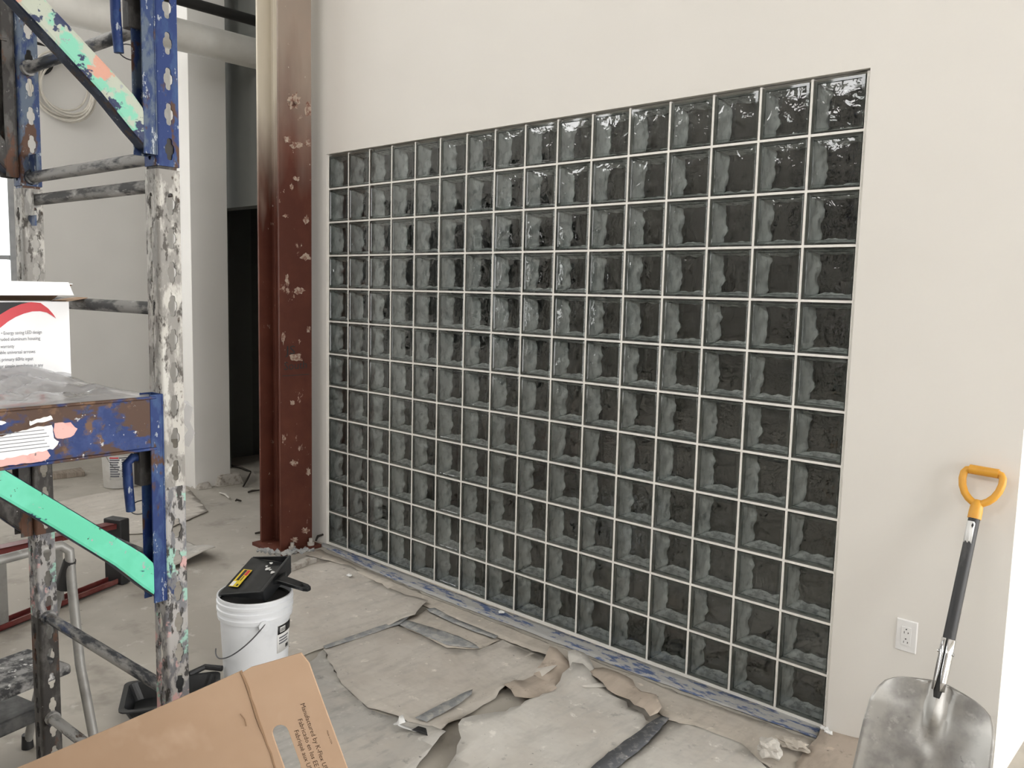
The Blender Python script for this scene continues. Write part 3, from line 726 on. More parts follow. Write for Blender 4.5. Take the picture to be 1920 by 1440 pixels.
# crumpled paper ball
def crumple(name, c, r, mat, label, seed, flat=.6, cat='paper'):
    bm = bmesh.new(); bmesh.ops.create_icosphere(bm, subdivisions=3, radius=1)
    for v in bm.verts:
        d = v.co.normalized(); k = 1 + .55 * noise.noise(d * 1.7 + V((seed, 0, 0))) + .35 * noise.noise(d * 4 + V((0, seed, 0)))
        v.co = V((d.x * r[0] * k, d.y * r[1] * k, max(-.9, d.z) * r[2] * k))
    zmin = min(v.co.z for v in bm.verts)
    me = bpy.data.meshes.new(name); 
    for v in bm.verts: v.co.z -= zmin
    bm.to_mesh(me); bm.free(); me.materials.append(M[mat]); o = bpy.data.objects.new(name, me); o.location = c; link(o); return tag(o, label, cat)
crumple('paper_scrap', on_z(1440, 1428) + V((0, 0, .016)), (.045, .035, .03), 'paper_d', 'crumpled pale paper scrap on the floor near the shovel', 3)
crumple('paper_scrap', on_z(1485, 1412) + V((0, 0, .016)), (.06, .03, .016), 'paper_a', 'flattened beige paper twist beside the crumpled scrap', 8)
for k, (u, v) in enumerate(((1545, 1375), (1552, 1382), (1570, 1378), (940, 1155), (655, 1085), (968, 1132))):
    crumple('plaster_flake', on_z(u, v) + V((0, 0, .014)), (.016, .012, .006), 'label_white', ['larger white flake at the right end of the blue tape', 'white flake on the brown paper just below the larger flake', 'white flake on the brown paper nearest the wall under the outlet', 'white flake on the beige strip in front of the blocks', 'white flake on the sheet below the column', 'white flake near the grey tape beside the blocks'][k], 20 + k, cat='flake')
# debris sticks in the passage
rs = random.Random(12)
for k, (a, b, lab) in enumerate((((456, 912), (470, 886), 'bent dark strip standing up from the rubble in the passage'), ((465, 923), (486, 919), 'straight dark strip lying near the column in the passage'), ((442, 939), (452, 939), 'short dark sliver lying in front of the passage'), ((412, 924), (430, 934), 'pale thin strip at the foot of the white wall end'), ((432, 872), (470, 884), 'long dark strip deep in the passage'), ((500, 999), (478, 1000), 'dark sliver on the floor left of the column'), ((592, 1014), (606, 1002), 'dark stick leaning between the column and the blocks'))):
    p, q = on_z(*a, .012), on_z(*b, .012)
    if k in (0, 6): q = on_z(*b, .06)
    mid = p.lerp(q, .5) + V((rs.uniform(-.02, .02), rs.uniform(-.02, .02), .006))
    mb = MB(); mb.tube([p, mid, q], [.007, .009, .006], 6); o = recentre(build('debris_strip', mb, 'paper_d' if k == 3 else 'stick')); tag(o, lab, 'debris')

# ================================================================ BUCKET AND DUSTPAN
def pail(name, c, label, group=None, mat='bucket', h=.37, r0=.128, r1=.149, rot=0.0):
    t = thing(name, label, 'bucket', c, group=group); c = V(c)
    pr = [(0, .004), (r0 - .01, .004), (r0, 0), (r0 + .002, .012)]
    pr += [(r0 + (r1 - .004 - r0) * k, h * k) for k in (.2, .4, .6, .74)]
    pr += [(r1 + .001, h * .745), (r1 + .003, h * .79), (r1 + .0005, h * .80), (r1 + .0005, h * .835), (r1 + .005, h * .84), (r1 + .005, h * .87), (r1 + .001, h * .88), (r1 + .001, h * .91), (r1 + .005, h * .915), (r1 + .005, h * .945), (r1 + .001, h * .955), (r1 + .001, h * .98), (r1 + .004, h * .985), (r1 + .003, h), (r1 - .003, h), (r1 - .004, h * .98), (r0 - .003, .012), (0, .010)]
    mb = MB(); mb.lathe(pr, c, 56); build('body', mb, mat, t, smooth=True)
    return t
BC = V((1.355, -1.308, .0065))
bk = pail('bucket', BC, 'white plastic five-gallon bucket with a dustpan on top')
def cyl_pt(c, r, ang, z): return V((c.x + r * math.cos(ang), c.y + r * math.sin(ang), c.z + z))
vc = math.atan2(CAM.y - BC.y, CAM.x - BC.x)
mb = MB(); mb.lathe([(0, .335), (.142, .335), (.143, .345)], BC, 40); build('black_disc', mb, 'black_plain', bk, smooth=True)  # flat black disc closing the bucket just below its rim
# ear and bail handle, hanging across the side that faces the camera
ear_a = vc + .22
mb = MB(); p = cyl_pt(BC, .150, ear_a, .275); n_ = V((math.cos(ear_a), math.sin(ear_a), 0)); mb.tube([p - n_ * .004, p + n_ * .010], .022, 18); build('bail_ear', mb, 'bucket', bk, smooth=True)
mb = MB(); pts = []
for i in range(25):
    t = i / 24; a = ear_a + .02 - 1.75 * t; z = .285 - .155 * math.sin(math.pi * min(1, t * .62)) ** 1.0
    pts.append(cyl_pt(BC, .158 + .012 * math.sin(math.pi * t), a, z))
mb.tube(pts, .0027, 6); build('bail_wire', mb, 'wire', bk, smooth=True)
def cyl_label(name, c, ra, rb, za, zb, a0, a1, mat, parent):
    """patch on a tapered pail body"""
    mb = MB(); vs = []; n = 10
    for i in range(n + 1):
        a = a0 + (a1 - a0) * i / n; vs += [cyl_pt(c, ra, a, za), cyl_pt(c, rb, a, zb)]
    mb.add(vs, [(2 * i, 2 * i + 2, 2 * i + 3, 2 * i + 1) for i in range(n)]); return build(name, mb, mat, parent, smooth=True, solid=.0006)
def rad(z, h=.37, r0=.128, r1=.149): return r0 + (r1 - .004 - r0) * z / h + .0012
la = vc + .88
for nm, za, zb, a0, a1, mt, dr in (('label', .135, .255, la - .22, la + .5, 'label_white', 0), ('label_print', .215, .252, la - .21, la + .5, 'ink', .0008), ('barcode', .222, .244, la - .13, la + .1, 'label_white', .0014), ('label_print', .196, .202, la - .15, la + .30, 'ink_grey', .0008), ('label_print', .184, .190, la - .15, la + .24, 'ink_grey', .0008), ('label_print', .172, .178, la - .15, la + .28, 'ink_grey', .0008), ('label_print', .145, .160, la + .16, la + .32, 'ink', .0009)):
    cyl_label(nm, BC, rad(za) + dr, rad(zb) + dr, za, zb, a0, a1, mt, bk)
for q in range(6):
    a0 = la - .115 + q * .034; cyl_label('barcode_bar', BC, rad(.226) + .002, rad(.24) + .002, .226, .24, a0, a0 + .015, 'ink', bk)

# dustpan resting on the rim
rimz = BC.z + .372
A_ = on_z(410, 1114, rimz + .006); Bc = on_z(492, 1121, rimz + .008); Ccorner = on_z(472, 1045, rimz + .072); Dd = on_z(543, 1055, rimz + .082)
dp = thing('dustpan', 'black ribbed plastic dustpan lying on the white bucket', 'dustpan', tuple((A_ + Dd) / 2))
ex = (Ccorner - A_); ey = (Bc - A_); nz = ey.cross(ex).normalized()
if nz.z < 0: nz = -nz
def dpt(s, t, h=0.0): # s along the lip, t from lip to back
    p = A_.lerp(Ccorner, s).lerp(Bc.lerp(Dd, s), t); return p + nz * h
mb = MB(); th_ = .003; NS, NT = 12, 14; vs = []
for lay in (0, 1):
    for j in range(NT + 1):
        for i in range(NS + 1):
            s, t = i / NS, j / NT
            rib = .0045 if (t > .42 and t < .92 and (i % 2 == 0) and 0 < i < NS) else 0
            h = -.004 * math.sin(math.pi * t) + rib - (th_ if lay else 0); vs.append(dpt(s, t, h))
K = (NS + 1) * (NT + 1); fs = []
for j in range(NT):
    for i in range(NS):
        a = j * (NS + 1) + i; fs += [(a, a + NS + 1, a + NS + 2, a + 1), (K + a, K + a + 1, K + a + NS + 2, K + a + NS + 1)]
mb.add(vs, fs); build('pan', mb, 'black_plastic', dp, smooth=True)
mb = MB()
for s in (0.0, 1.0):
    o2 = -.02 if s == 0 else .02
    mb.hexa([dpt(s, .02, -.004), dpt(s + o2, .02, -.004), dpt(s + o2, 1, -.004), dpt(s, 1, -.004)], [dpt(s, .02, .002), dpt(s + o2, .02, .002), dpt(s + o2, 1.03, .032), dpt(s, 1.0, .032)])
mb.hexa([dpt(.02, .985, -.03), dpt(.98, .985, -.045), dpt(.98, 1.03, -.045), dpt(.02, 1.03, -.03)], [dpt(-.02, .985, .034), dpt(1.02, .985, .034), dpt(1.02, 1.05, .034), dpt(-.02, 1.05, .034)])
build('rim', mb, 'black_plastic', dp, bevel=.003)
H0 = dpt(.5, 1.02, .016); H1 = on_z(579, 1101, H0.z - .004); hd = (H1 - H0).normalized(); hs = hd.cross(nz).normalized()
L_ = (H1 - H0).length; w0 = .028; loops = [[(0, -.05), (.03, -.022), (L_ - .02, -.017), (L_, -.010), (L_ + .004, 0), (L_, .010), (L_ - .02, .017), (.03, .022), (0, .05)], [(L_ - .05, -.007), (L_ - .05, .007), (L_ - .014, .007), (L_ - .008, 0), (L_ - .014, -.007)]]
ups = hs.cross(hd) if hs.cross(hd).z > 0 else -hs.cross(hd)
sd = hs if hd.cross(hs).dot(nz) > 0 else -hs
mb = MB(); mb.plate(loops, (H0, hd, sd), .016); build('handle', mb, 'black_plastic', dp, bevel=.002)
def patch(name, s0, s1, t0, t1, h, mat):
    mb = MB(); mb.hexa([dpt(s0, t0, h), dpt(s1, t0, h), dpt(s1, t1, h), dpt(s0, t1, h)], [dpt(s0, t0, h + .0006), dpt(s1, t0, h + .0006), dpt(s1, t1, h + .0006), dpt(s0, t1, h + .0006)]); return build(name, mb, mat, dp)
patch('label', .20, .66, .07, .29, .002, 'yellow'); patch('label_print', .36, .64, .12, .185, .0030, 'ink'); patch('label_print', .50, .64, .20, .27, .0030, 'red_print'); patch('label_print', .21, .33, .08, .16, .0030, 'label_white'); patch('label_print', .36, .48, .215, .235, .0030, 'ink'); patch('label_print', .22, .27, .22, .26, .003, 'ink')
for k, (s, t, r) in enumerate(((.74, .62, .014), (.66, .80, .012), (.80, .55, .008), (.90, .60, .010), (.72, .70, .008))):
    mb = MB(); c = dpt(s, t, .004); e1 = ex.normalized(); e2 = ey.normalized(); pts = []
    for i in range(9):
        a = 2 * math.pi * i / 9; rr = r * (.55 + .5 * abs(noise.noise(V((k * 3.1, i * 1.3, 0)))) * 2); pts.append(c + e1 * rr * math.cos(a) + e2 * rr * math.sin(a))
    mb.prism(pts, nz * .001); build('paint_spot', mb, 'label_white', dp)

# ================================================================ FAR PAIL, WOOD, PAINT TRAY
FC = V((-2.45, -.30, .004)); fp = pail('compound_pail', FC, 'white joint-compound pail with a printed label by the far wall', mat='bucket_b')
va = math.atan2(CAM.y - FC.y, CAM.x - FC.x)
cyl_label('label', FC, rad(.07), rad(.26), .07, .26, va - .65, va + .75, 'label_white', fp)
cyl_label('label_heading', FC, rad(.245) + .001, rad(.255) + .001, .245, .257, va - .6, va - .1, 'red_print', fp)
cyl_label('label_heading', FC, rad(.245) + .001, rad(.255) + .001, .247, .255, va - .08, va + .5, 'ink', fp)
for q in range(8):
    z = .228 - q * .019
    cyl_label('label_line', FC, rad(z) + .001, rad(z + .012) + .001, z, z + .012, va - .6, va - .05 - .05 * (q % 3), 'ink_grey', fp)
    cyl_label('label_line', FC, rad(z) + .001, rad(z + .012) + .001, z, z + .012, va + .05, va + .62 - .06 * (q % 4), 'ink_grey', fp)
mb = MB(); mb.tube([cyl_pt(FC, .155, va - .75 + 1.5 * i / 16, .27 - .12 * math.sin(math.pi * i / 16)) for i in range(17)], .002, 5); build('bail_wire', mb, 'wire', fp)
a, b = on_z(88, 893, .02), on_z(156, 886, .02); mb = MB(); d = (b - a).normalized(); s_ = V((-d.y, d.x, 0)) * .07
mb.hexa([a - s_ - V((0, 0, .02)), b - s_ - V((0, 0, .02)), b + s_ - V((0, 0, .02)), a + s_ - V((0, 0, .02))], [a - s_ + V((0, 0, .03)), b - s_ + V((0, 0, .02)), b + s_ + V((0, 0, .035)), a + s_ + V((0, 0, .02))])
o = recentre(build('wood_offcut', mb, 'wood', bevel=.004)); tag(o, 'grey weathered wood offcut lying left of the far pail', 'wood')
# paint tray on the floor behind the carton
tc_ = on_z(322, 1296, .07); tr = thing('paint_tray', 'black plastic paint tray on the floor behind the scaffold leg', 'tray', (tc_.x, tc_.y, 0), math.radians(-28))
mb = MB(); w, l = .118, .165
def rrect(hx, hy, z, r=.03, n=4):
    out = []
    for cx, cy, a0 in ((hx - r, hy - r, 0), (-hx + r, hy - r, 90), (-hx + r, -hy + r, 180), (hx - r, -hy + r, 270)):
        for i in range(n + 1): a = math.radians(a0 + 90 * i / n); out.append((cx + r * math.cos(a), cy + r * math.sin(a), z))
    return out
loops3 = [rrect(w * .8, l * .85, .005), rrect(w, l, .065), rrect(w + .014, l + .014, .066), rrect(w + .014, l + .014, .071), rrect(w - .004, l - .004, .071), rrect(w * .78, l * .83, .010)]
n = len(loops3[0]); vs = [p for L in loops3 for p in L]; fs = [tuple(range(n - 1, -1, -1))] + [(k * n + i, k * n + (i + 1) % n, (k + 1) * n + (i + 1) % n, (k + 1) * n + i) for k in range(5) for i in range(n)] + [tuple(5 * n + i for i in range(n))]
mb.add(vs, fs); build('tray_body', mb, 'black_plastic', tr, world=False)
mb = MB(); mb.tube([(-.135, .06, .07), (-.165, .12, .08), (-.13, .185, .08)], .012, 8); build('tray_handle', mb, 'black_plain', tr, world=False, smooth=True)
ll = on_z(280, 1405, .01); mb = MB(); mb.lathe([(0, 0), (.155, 0), (.158, .018), (.150, .022), (.146, .012), (0, .012)], (ll.x, ll.y, .004), 40); o = recentre(build('bucket_cover', mb, 'bucket', smooth=True)); tag(o, 'white round bucket lid on the floor beside the paint tray', 'lid')

# ================================================================ SCAFFOLD
NP = V((2.752, -2.313, 0)); rz = math.atan2(.064, .998); SW = .6413; HL = .0235
sc = thing('scaffold', 'paint-crusted steel rolling scaffold with blue upper frame and mint green braces', 'scaffold', tuple(NP), rz)
def sub(name, parent, loc=(0, 0, 0)):
    o = bpy.data.objects.new(name, None); o.location = loc; o.empty_display_size = .05; link(o, parent); return o
KH = [(0, .0215), (.0042, .0200), (.0056, .0165), (.0056, .0105), (.0088, .0068), (.0098, 0), (.0088, -.0068), (.0056, -.0105), (.0056, -.0165), (.0042, -.0200), (0, -.0215)]
KH = KH + [(-x, y) for x, y in reversed(KH[1:-1])]
PITCH_H = .067
def leg_mesh(z0, z1, off):
    mb = MB(); th = .003; r = .007
    for o, ex in (((HL, -HL + r, 0), V((0, 1, 0))), ((-HL, -HL, 0), V((1, 0, 0)))):
        wd = 2 * HL - r; z = z0; first = True; cz = z0 + off
        while z < z1 - 1e-6:
            zt = min(z + PITCH_H, z1); loops = [[(0, z), (wd, z), (wd, zt), (0, zt)]]
            c = z + PITCH_H / 2
            if c + .03 < z1: loops.append([(wd / 2 + x, c + y) for x, y in KH])
            mb.plate(loops, (o, ex, (0, 0, 1)), th); z = zt
    # rounded corner between the two perforated faces
    cx, cy = HL - r, -HL + r; arc = [(cx + r * math.cos(a), cy + r * math.sin(a)) for a in [math.radians(-90 + 22.5 * i) for i in range(5)]]
    arci = [(cx + (r - th) * math.cos(a), cy + (r - th) * math.sin(a)) for a in [math.radians(-90 + 22.5 * i) for i in range(5)]]
    poly = [(x, y, z0) for x, y in arc] + [(x, y, z0) for x, y in reversed(arci)]
    mb.prism(poly, (0, 0, z1 - z0))
    mb.box((HL - .012, HL - .003, z0), (HL - .0005, HL, z1)); mb.box((-HL, -HL + .0005, z0), (-HL + .003, -HL + .010, z1))
    return mb
ZJ = 1.866; ZT = 3.2
legs = {'low': leg_mesh(.17, ZJ, 0), 'up': leg_mesh(ZJ + .006, ZT, 0)}
def frame(name, parent, y, kind, rungs, lmats, rmat):
    f = sub(name, parent, (0, y, 0))
    for k, x in enumerate((0, -SW)):
        o = build('leg', legs[kind], lmats[k], f, world=False); o.location = (x, 0, 0)
    for z, m in rungs:
        mb = MB(); mb.tube([(-HL + .004, 0, z), (-SW * .5, 0, z), (-SW + HL + .003, 0, z)], .0135, 12); build('rung', mb, m, f, world=False, smooth=True)
        for x in (-HL - .004, -SW + HL + .006):
            mb = MB(); mb.tube([(x - .004, 0, z), (x + .004, 0, z)], .0175, 12); build('weld_collar', mb, m, f, world=False, smooth=True)
    return f
# the lower leg of the near post changes colour downwards: three lengths of old paint
f1 = sub('end_frame', sc)
for (za, zb, mt) in ((1.23, ZJ, 'sc_white'), (.17, 1.23, 'sc_mixed')):
    build('leg', leg_mesh(za, zb, 0), mt, f1, world=False)
for (za, zb, mt) in ((1.23, ZJ, 'sc_white'), (1.0, 1.23, 'sc_dark'), (.78, 1.0, 'sc_mixed'), (.17, .78, 'sc_dark')):
    o = build('leg', leg_mesh(za, zb, 0), mt, f1, world=False); o.location = (-SW, 0, 0)
LOWR = [(1.838, 'sc_rung_white'), (1.592, 'sc_rung_white'), (1.33, 'sc_rung'), (1.055, 'sc_rung'), (.778, 'sc_rung'), (.505, 'sc_rung'), (.25, 'sc_rung')]
UPR = [(1.893, 'sc_rung'), (2.15, 'sc_rung'), (2.42, 'sc_rung'), (2.69, 'sc_rung'), (2.96, 'sc_rung')]
def rungs_into(f, rungs):
    for z, m in rungs:
        mb = MB(); mb.tube([(-HL + .004, 0, z), (-SW * .5, 0, z), (-SW + HL + .003, 0, z)], .0135, 14); build('rung', mb, m, f, world=False, smooth=True)
        for x in (-HL - .006, -SW + HL + .006):
            mb = MB(); mb.tube([(x - .008, 0, z), (x + .006, 0, z)], .0185, 12); build('weld_collar', mb, m, f, world=False, smooth=True)
rungs_into(f1, LOWR)
f2 = sub('upper_frame', sc)
build('leg', legs['up'], 'sc_blue', f2, world=False)
o = build('leg', legs['up'], 'sc_blue_grey', f2, world=False); o.location = (-SW, 0, 0)
rungs_into(f2, UPR)
# coupling sleeves at the joint
for x in (0, -SW):
    mb = MB(); mb.box((x - HL + .001, -HL + .0032, ZJ - .05), (x + HL - .0035, HL - .004, ZJ + .07)); build('coupling_sleeve', mb, 'sc_dark' if x == 0 else 'sc_blue_grey', f2, world=False)
for x in (-SW,):
    mb = MB(); mb.box((x + HL, -.006, 1.895), (x + HL + .045, -.002, 1.945)); build('gusset', mb, 'sc_blue_grey', f2, world=False)
    mb = MB(); mb.box((x + HL, -.020, 1.80), (x + HL + .048, -.016, 1.862)); build('gusset', mb, 'sc_white', f1, world=False)
    mb = MB(); mb.prism([(x + HL - .01, -.012, 1.80), (x + HL + .04, -.012, 1.80), (x + HL + .04, -.012, 1.775), (x + HL + .02, -.012, 1.775)], (0, .004, 0)); build('gusset', mb, 'sc_blue_grey', f1, world=False)
# casters
def caster(f, x, y):
    c = sub('caster', f, (x, y, 0))
    mb = MB(); mb.tube([(-.018, 0, .0625), (.018, 0, .0625)], .0625, 24); build('wheel', mb, 'black_plain', c, world=False, smooth=True)
    mb = MB(); mb.box((-.028, -.02, .055), (-.022, .02, .135)); mb.box((.022, -.02, .055), (.028, .02, .135)); mb.box((-.028, -.02, .132), (.028, .02, .14)); mb.tube([(0, 0, .14), (0, 0, .2)], .014, 10); build('fork', mb, 'sc_dark', c, world=False)
for x in (0, -SW): caster(f1, x, .0)
# the end frame at the camera's left
f3 = sub('end_frame', sc, (0, -1.86, 0))
for x in (0, -SW):
    o = build('leg', legs['low'], 'sc_white', f3, world=False); o.location = (x, 0, 0)
    o = build('leg', legs['up'], 'sc_blue', f3, world=False); o.location = (x, 0, 0)
    caster(f3, x, 0)
rungs_into(f3, LOWR + UPR)
def bracket(parent, x, dz, mats, flip=1):
    """side bracket: beam, two sliding end channels, two diagonal braces, lock handles"""
    bmat, cmat, dmat = mats
    b = sub('side_bracket', parent, (x, 0, dz)); Y = lambda a: -a
    # beam: C-channel
    mb = MB(); x0, x1 = (-.012, .030)
    mb.box((x1 - .003, -1.82, 1.318), (x1, -.04, 1.416)); mb.box((x0, -1.82, 1.413), (x1 - .003, -.04, 1.416)); mb.box((x0, -1.82, 1.318), (x1 - .003, -.04, 1.321)); mb.box((x1 - .003, -1.82, 1.313), (x1 + .004, -.04, 1.3185)); mb.box((x1 - .003, -1.82, 1.4155), (x1 + .004, -.04, 1.421))
    build('beam', mb, bmat, b, world=False, bevel=.0015)
    for s in (0, 1):
        yy = (lambda a: -a) if s == 0 else (lambda a: -1.86 + a)
        mb = MB(); lo, hi = sorted((yy(.0245), yy(.0275))); mb.box((x0, lo, .998), (x1 + .001, hi, 1.424)); lo, hi = sorted((yy(.0275), yy(.052)))
        mb.box((x1 - .003, lo, .998), (x1 + .001, hi, 1.424)); mb.box((x0, lo, .998), (x0 + .003, hi, 1.424)); build('end_channel', mb, cmat, b, world=False, bevel=.001)
        pl = [(.044, 1.006), (.044, 1.075), (.070, 1.106), (.325, 1.322), (.392, 1.322), (.24, 1.192), (.13, 1.094), (.075, 1.036)]
        poly = [(x1 + .0005, yy(a), z) for a, z in pl]
        mb = MB(); mb.prism(poly, (-.042, 0, 0)); mb.m = [0, 1] + [1] * len(poly); build('diagonal_brace', mb, [dmat, 'sc_navy'], b, world=False, bevel=.006)
        # lock handle
        y1, y2 = yy(.078), yy(.050)
        mb = MB(); mb.tube([(-.016, y2, 1.292), (-.016, yy(.066), 1.294), (-.016, y1, 1.284), (-.016, yy(.077), 1.24), (-.016, yy(.073), 1.185)], [.008, .009, .0095, .0095, .009], 12); build('lock_handle', mb, 'sc_blue', b, world=False, smooth=True)
        mb = MB(); mb.box((-.030, min(yy(.058), yy(.030)), 1.235), (-.004, max(yy(.058), yy(.030)), 1.31)); build('handle_bracket', mb, 'sc_dark', b, world=False, bevel=.002)
        mb = MB(); mb.tube([(-.012, yy(.050 + .022 * math.cos(a) + .004), 1.190 + .014 * math.sin(a) - .10 * 0) for a in [2 * math.pi * i / 20 for i in range(20)]], .0012, 5, closed=True); build('clip_ring', mb, 'wire', b, world=False)
    return b
bracket(sc, 0.0, 0, ('sc_beam', 'sc_blue', 'sc_green'))
bracket(sc, 0.0, .892, ('sc_beam', 'sc_blue_grey', 'sc_green_worn'))
bracket(sc, -SW - .018, 0, ('sc_dark', 'sc_dark', 'sc_dark'))
bracket(sc, -SW - .018, .892, ('sc_dark', 'sc_dark', 'sc_dark'))
# maker's label and worn pink patches on the near beam
def local_to_world(p): return rootmat(sc) @ V(p)
bx = .0302
def ragged(poly, amp, seed):
    r_ = random.Random(seed); out = []
    for i in range(len(poly)):
        a, b = V((*poly[i], 0)), V((*poly[(i + 1) % len(poly)], 0)); n = max(2, int((b - a).length / .006))
        for k in range(n): q = a.lerp(b, k / n); out.append((q.x + r_.uniform(-amp, amp), min(1.4125, max(1.3195, q.y + r_.uniform(-amp, amp)))))
    return out
mb = MB(); mb.plate([ragged([(-.42, 1.345), (-.40, 1.352), (-.33, 1.372), (-.262, 1.383), (-.236, 1.384), (-.234, 1.360), (-.224, 1.352), (-.236, 1.340), (-.30, 1.334), (-.42, 1.326)], .0016, 1)], ((bx + .0008, 0, 0), (0, 1, 0), (0, 0, 1)), .0008); build('maker_label', mb, 'label_white', sc, world=False)
mb = MB(); mb.plate([ragged([(-.275, 1.394), (-.238, 1.402), (-.236, 1.394), (-.272, 1.388)], .0016, 2)], ((bx + .0008, 0, 0), (0, 1, 0), (0, 0, 1)), .0008); build('paint_patch', mb, 'label_white', sc, world=False)
mb = MB(); mb.plate([ragged([(-.345, 1.398), (-.318, 1.401), (-.312, 1.396), (-.345, 1.386)], .0016, 3)], ((bx + .0008, 0, 0), (0, 1, 0), (0, 0, 1)), .0008); build('paint_patch', mb, 'label_white', sc, world=False)
M['pink'] = layered('flaking_pink_paint', (.70, .40, .37), [((.62, .30, .27), .5, .6, 14), ((.10, .09, .09), .66, .69, 26, 3)], .55)
mb = MB(); mb.plate([ragged([(-.43, 1.328), (-.30, 1.336), (-.248, 1.342), (-.240, 1.328), (-.255, 1.3195), (-.43, 1.3195)], .0016, 4)], ((bx + .0005, 0, 0), (0, 1, 0), (0, 0, 1)), .0005); build('paint_patch', mb, 'pink', sc, world=False)
mb = MB(); mb.plate([ragged([(-.232, 1.386), (-.205, 1.385), (-.192, 1.372), (-.198, 1.360), (-.226, 1.357), (-.234, 1.366)], .0016, 5)], ((bx + .0005, 0, 0), (0, 1, 0), (0, 0, 1)), .0005); build('paint_patch', mb, 'pink', sc, world=False)
for q in range(6):
    mb = MB(); z = 1.376 - q * .0062; mb.box((bx + .0009, -.40 + .02 * (q % 2) + .02 * max(0, 2 - q), z), (bx + .0012, -.25 + .004 * (q % 3), z + .0014)); build('label_line', mb, 'ink_grey', sc, world=False)
# platform
mb = MB(); mb.box((-SW + .012, -1.80, 1.392), (-.016, -.032, 1.411)); build('platform', mb, 'plywood', sc, world=False)

# ================================================================ CARTON AND FILM ON THE PLATFORM
RS = rootmat(sc)
EXY = (RS.to_3x3() @ V((0, 1, 0))); EXX = (RS.to_3x3() @ V((1, 0, 0)))
bxr = thing('sign_carton', 'white exit-sign carton with a red swoosh on the scaffold platform', 'box', tuple(RS @ V((-.36, -.22, 1.411))), rz)
fx = -.32; yr = -.050; yl = -.40; bz0, bz1 = 1.4115, 1.598
mb = MB(); mb.box((fx - .09, yl, bz0), (fx, yr, bz0 + .003)); mb.box((fx - .003, yl, bz0), (fx, yr, bz1)); mb.box((fx - .09, yl, bz0), (fx - .087, yr, bz1)); mb.box((fx - .087, yr - .003, bz0), (fx - .003, yr, bz1)); mb.box((fx - .087, yl, bz0), (fx - .003, yl + .003, bz1))
mb.v = [RS @ p for p in mb.v]; build('body', mb, 'carton_white', bxr)
def slab(name, q, nrm, th, mats, parent):
    """thin board: q four corners, other side offset by nrm*th; mats (top, under)"""
    mb = MB(); q = [V(p) for p in q]; w = [p + V(nrm) * th for p in q]
    mb.add(q + w, [(0, 1, 2, 3)], 0); mb.f += [tuple(i for i in f) for f in [(7, 6, 5, 4), (0, 4, 5, 1), (1, 5, 6, 2), (2, 6, 7, 3), (3, 7, 4, 0)]]; mb.m += [1, 1, 1, 1, 1]
    return build(name, mb, mats, parent)
# lid hinged at the back, tuck flap at its front edge
hz = 1.598; q = [RS @ V(p) for p in ((fx - .09, yl, hz), (fx - .09, yr, hz), (fx + .008, yr + .006, 1.636), (fx + .008, yl, 1.636))]
slab('lid', q, (0, 0, .002 / .002), .002, ['kraft_edge', 'carton_white'], bxr)
q = [RS @ V(p) for p in ((fx + .010, yl, 1.641), (fx + .010, yr - .004, 1.641), (fx + .012, yr + .006, 1.612), (fx + .012, yl, 1.608))]
mb = MB(); mb.prism(q, EXX * .002); build('tuck_flap', mb, 'carton_white', bxr, bevel=.0008)
q = [RS @ V(p) for p in ((fx - .085, yr, 1.598), (fx - .012, yr, 1.598), (fx - .02, yr + .05, 1.606), (fx - .075, yr + .05, 1.606))]
mb = MB(); mb.prism(q, (0, 0, .0015)); build('side_flap', mb, 'kraft', bxr)
FP = RS @ V((fx + .0008, 0, 1.5)); fn = EXX
def face_poly(name, px, mat, lift=.0):
    P_ = [on_plane(u, v, FP + fn * lift, fn) for u, v in px]; mb = MB(); mb.prism(P_, -fn * .0006); return build(name, mb, mat, bxr)
outer = [(-60, 630), (-30, 607), (0, 590), (20, 578), (40, 570), (58, 566.5), (76, 568), (90, 578), (99, 588), (105, 597)]
inner = [(98, 592), (88, 586), (75, 583.5), (60, 584), (45, 588), (30, 594), (15, 603), (0, 615), (-30, 642), (-60, 672)]
face_poly('black_print', [(-60, 630), (-30, 607), (0, 590), (20, 578), (40, 570), (58, 566.8), (40, 566.4), (-60, 567.2)], 'ink', .0004)
face_poly('red_swoosh', outer + inner, 'red_print', .0008)
for txt, u0, u1, v in (('\u2022 Energy saving LED design', 2, 78, 628), ('Extruded aluminum housing', -12, 75, 640), ('warranty', 1, 27, 653), ('Selectable universal arrows', -22, 66, 665), ('Dual primary 60Hz input', -14, 62, 678), ('for simple installation in any', -2, 81, 690), ('building wall', -15, 27, 697)):
    a = on_plane(u0, v, FP + fn * .001, fn); b = on_plane(u1, v - (u1 - u0) * .035, FP + fn * .001, fn)
    text_mesh('printed_line', txt, .0105, (a, b - a, V((0, 0, 1))), 'ink_grey', bxr, (b - a).length)
# crumpled film over the carton foot and the platform
mb = MB(); NXg, NYg = 40, 70; vs = []
for j in range(NYg + 1):
    for i in range(NXg + 1):
        lx = -.60 + .615 * i / NXg; ly = -.95 + .935 * j / NYg
        e = min(i, NXg - i, j, NYg - j) / 6.0; e = min(1, e)
        n1 = noise.noise(V((lx * 9, ly * 7, 1.3))); n2 = noise.noise(V((lx * 26, ly * 22, 4.1))); n3 = abs(noise.noise(V((lx * 14 + ly * 9, ly * 12, 7.7))))
        z = 1.4155 + e * max(0, .012 + .018 * n1 + .009 * n2 + .020 * n3)
        if lx > fx + .004 and lx < fx + .12 and ly < -.03: z += .026 * e * max(0, 1 - (lx - fx) / .12) * (.8 + .6 * noise.noise(V((ly * 14, 0, 2))))
        if lx <= fx + .004 and lx > fx - .10 and ly < yr + .004: lx = fx + .004 + .0005 * i; z += .012
        vs.append(RS @ V((lx, ly, z)))
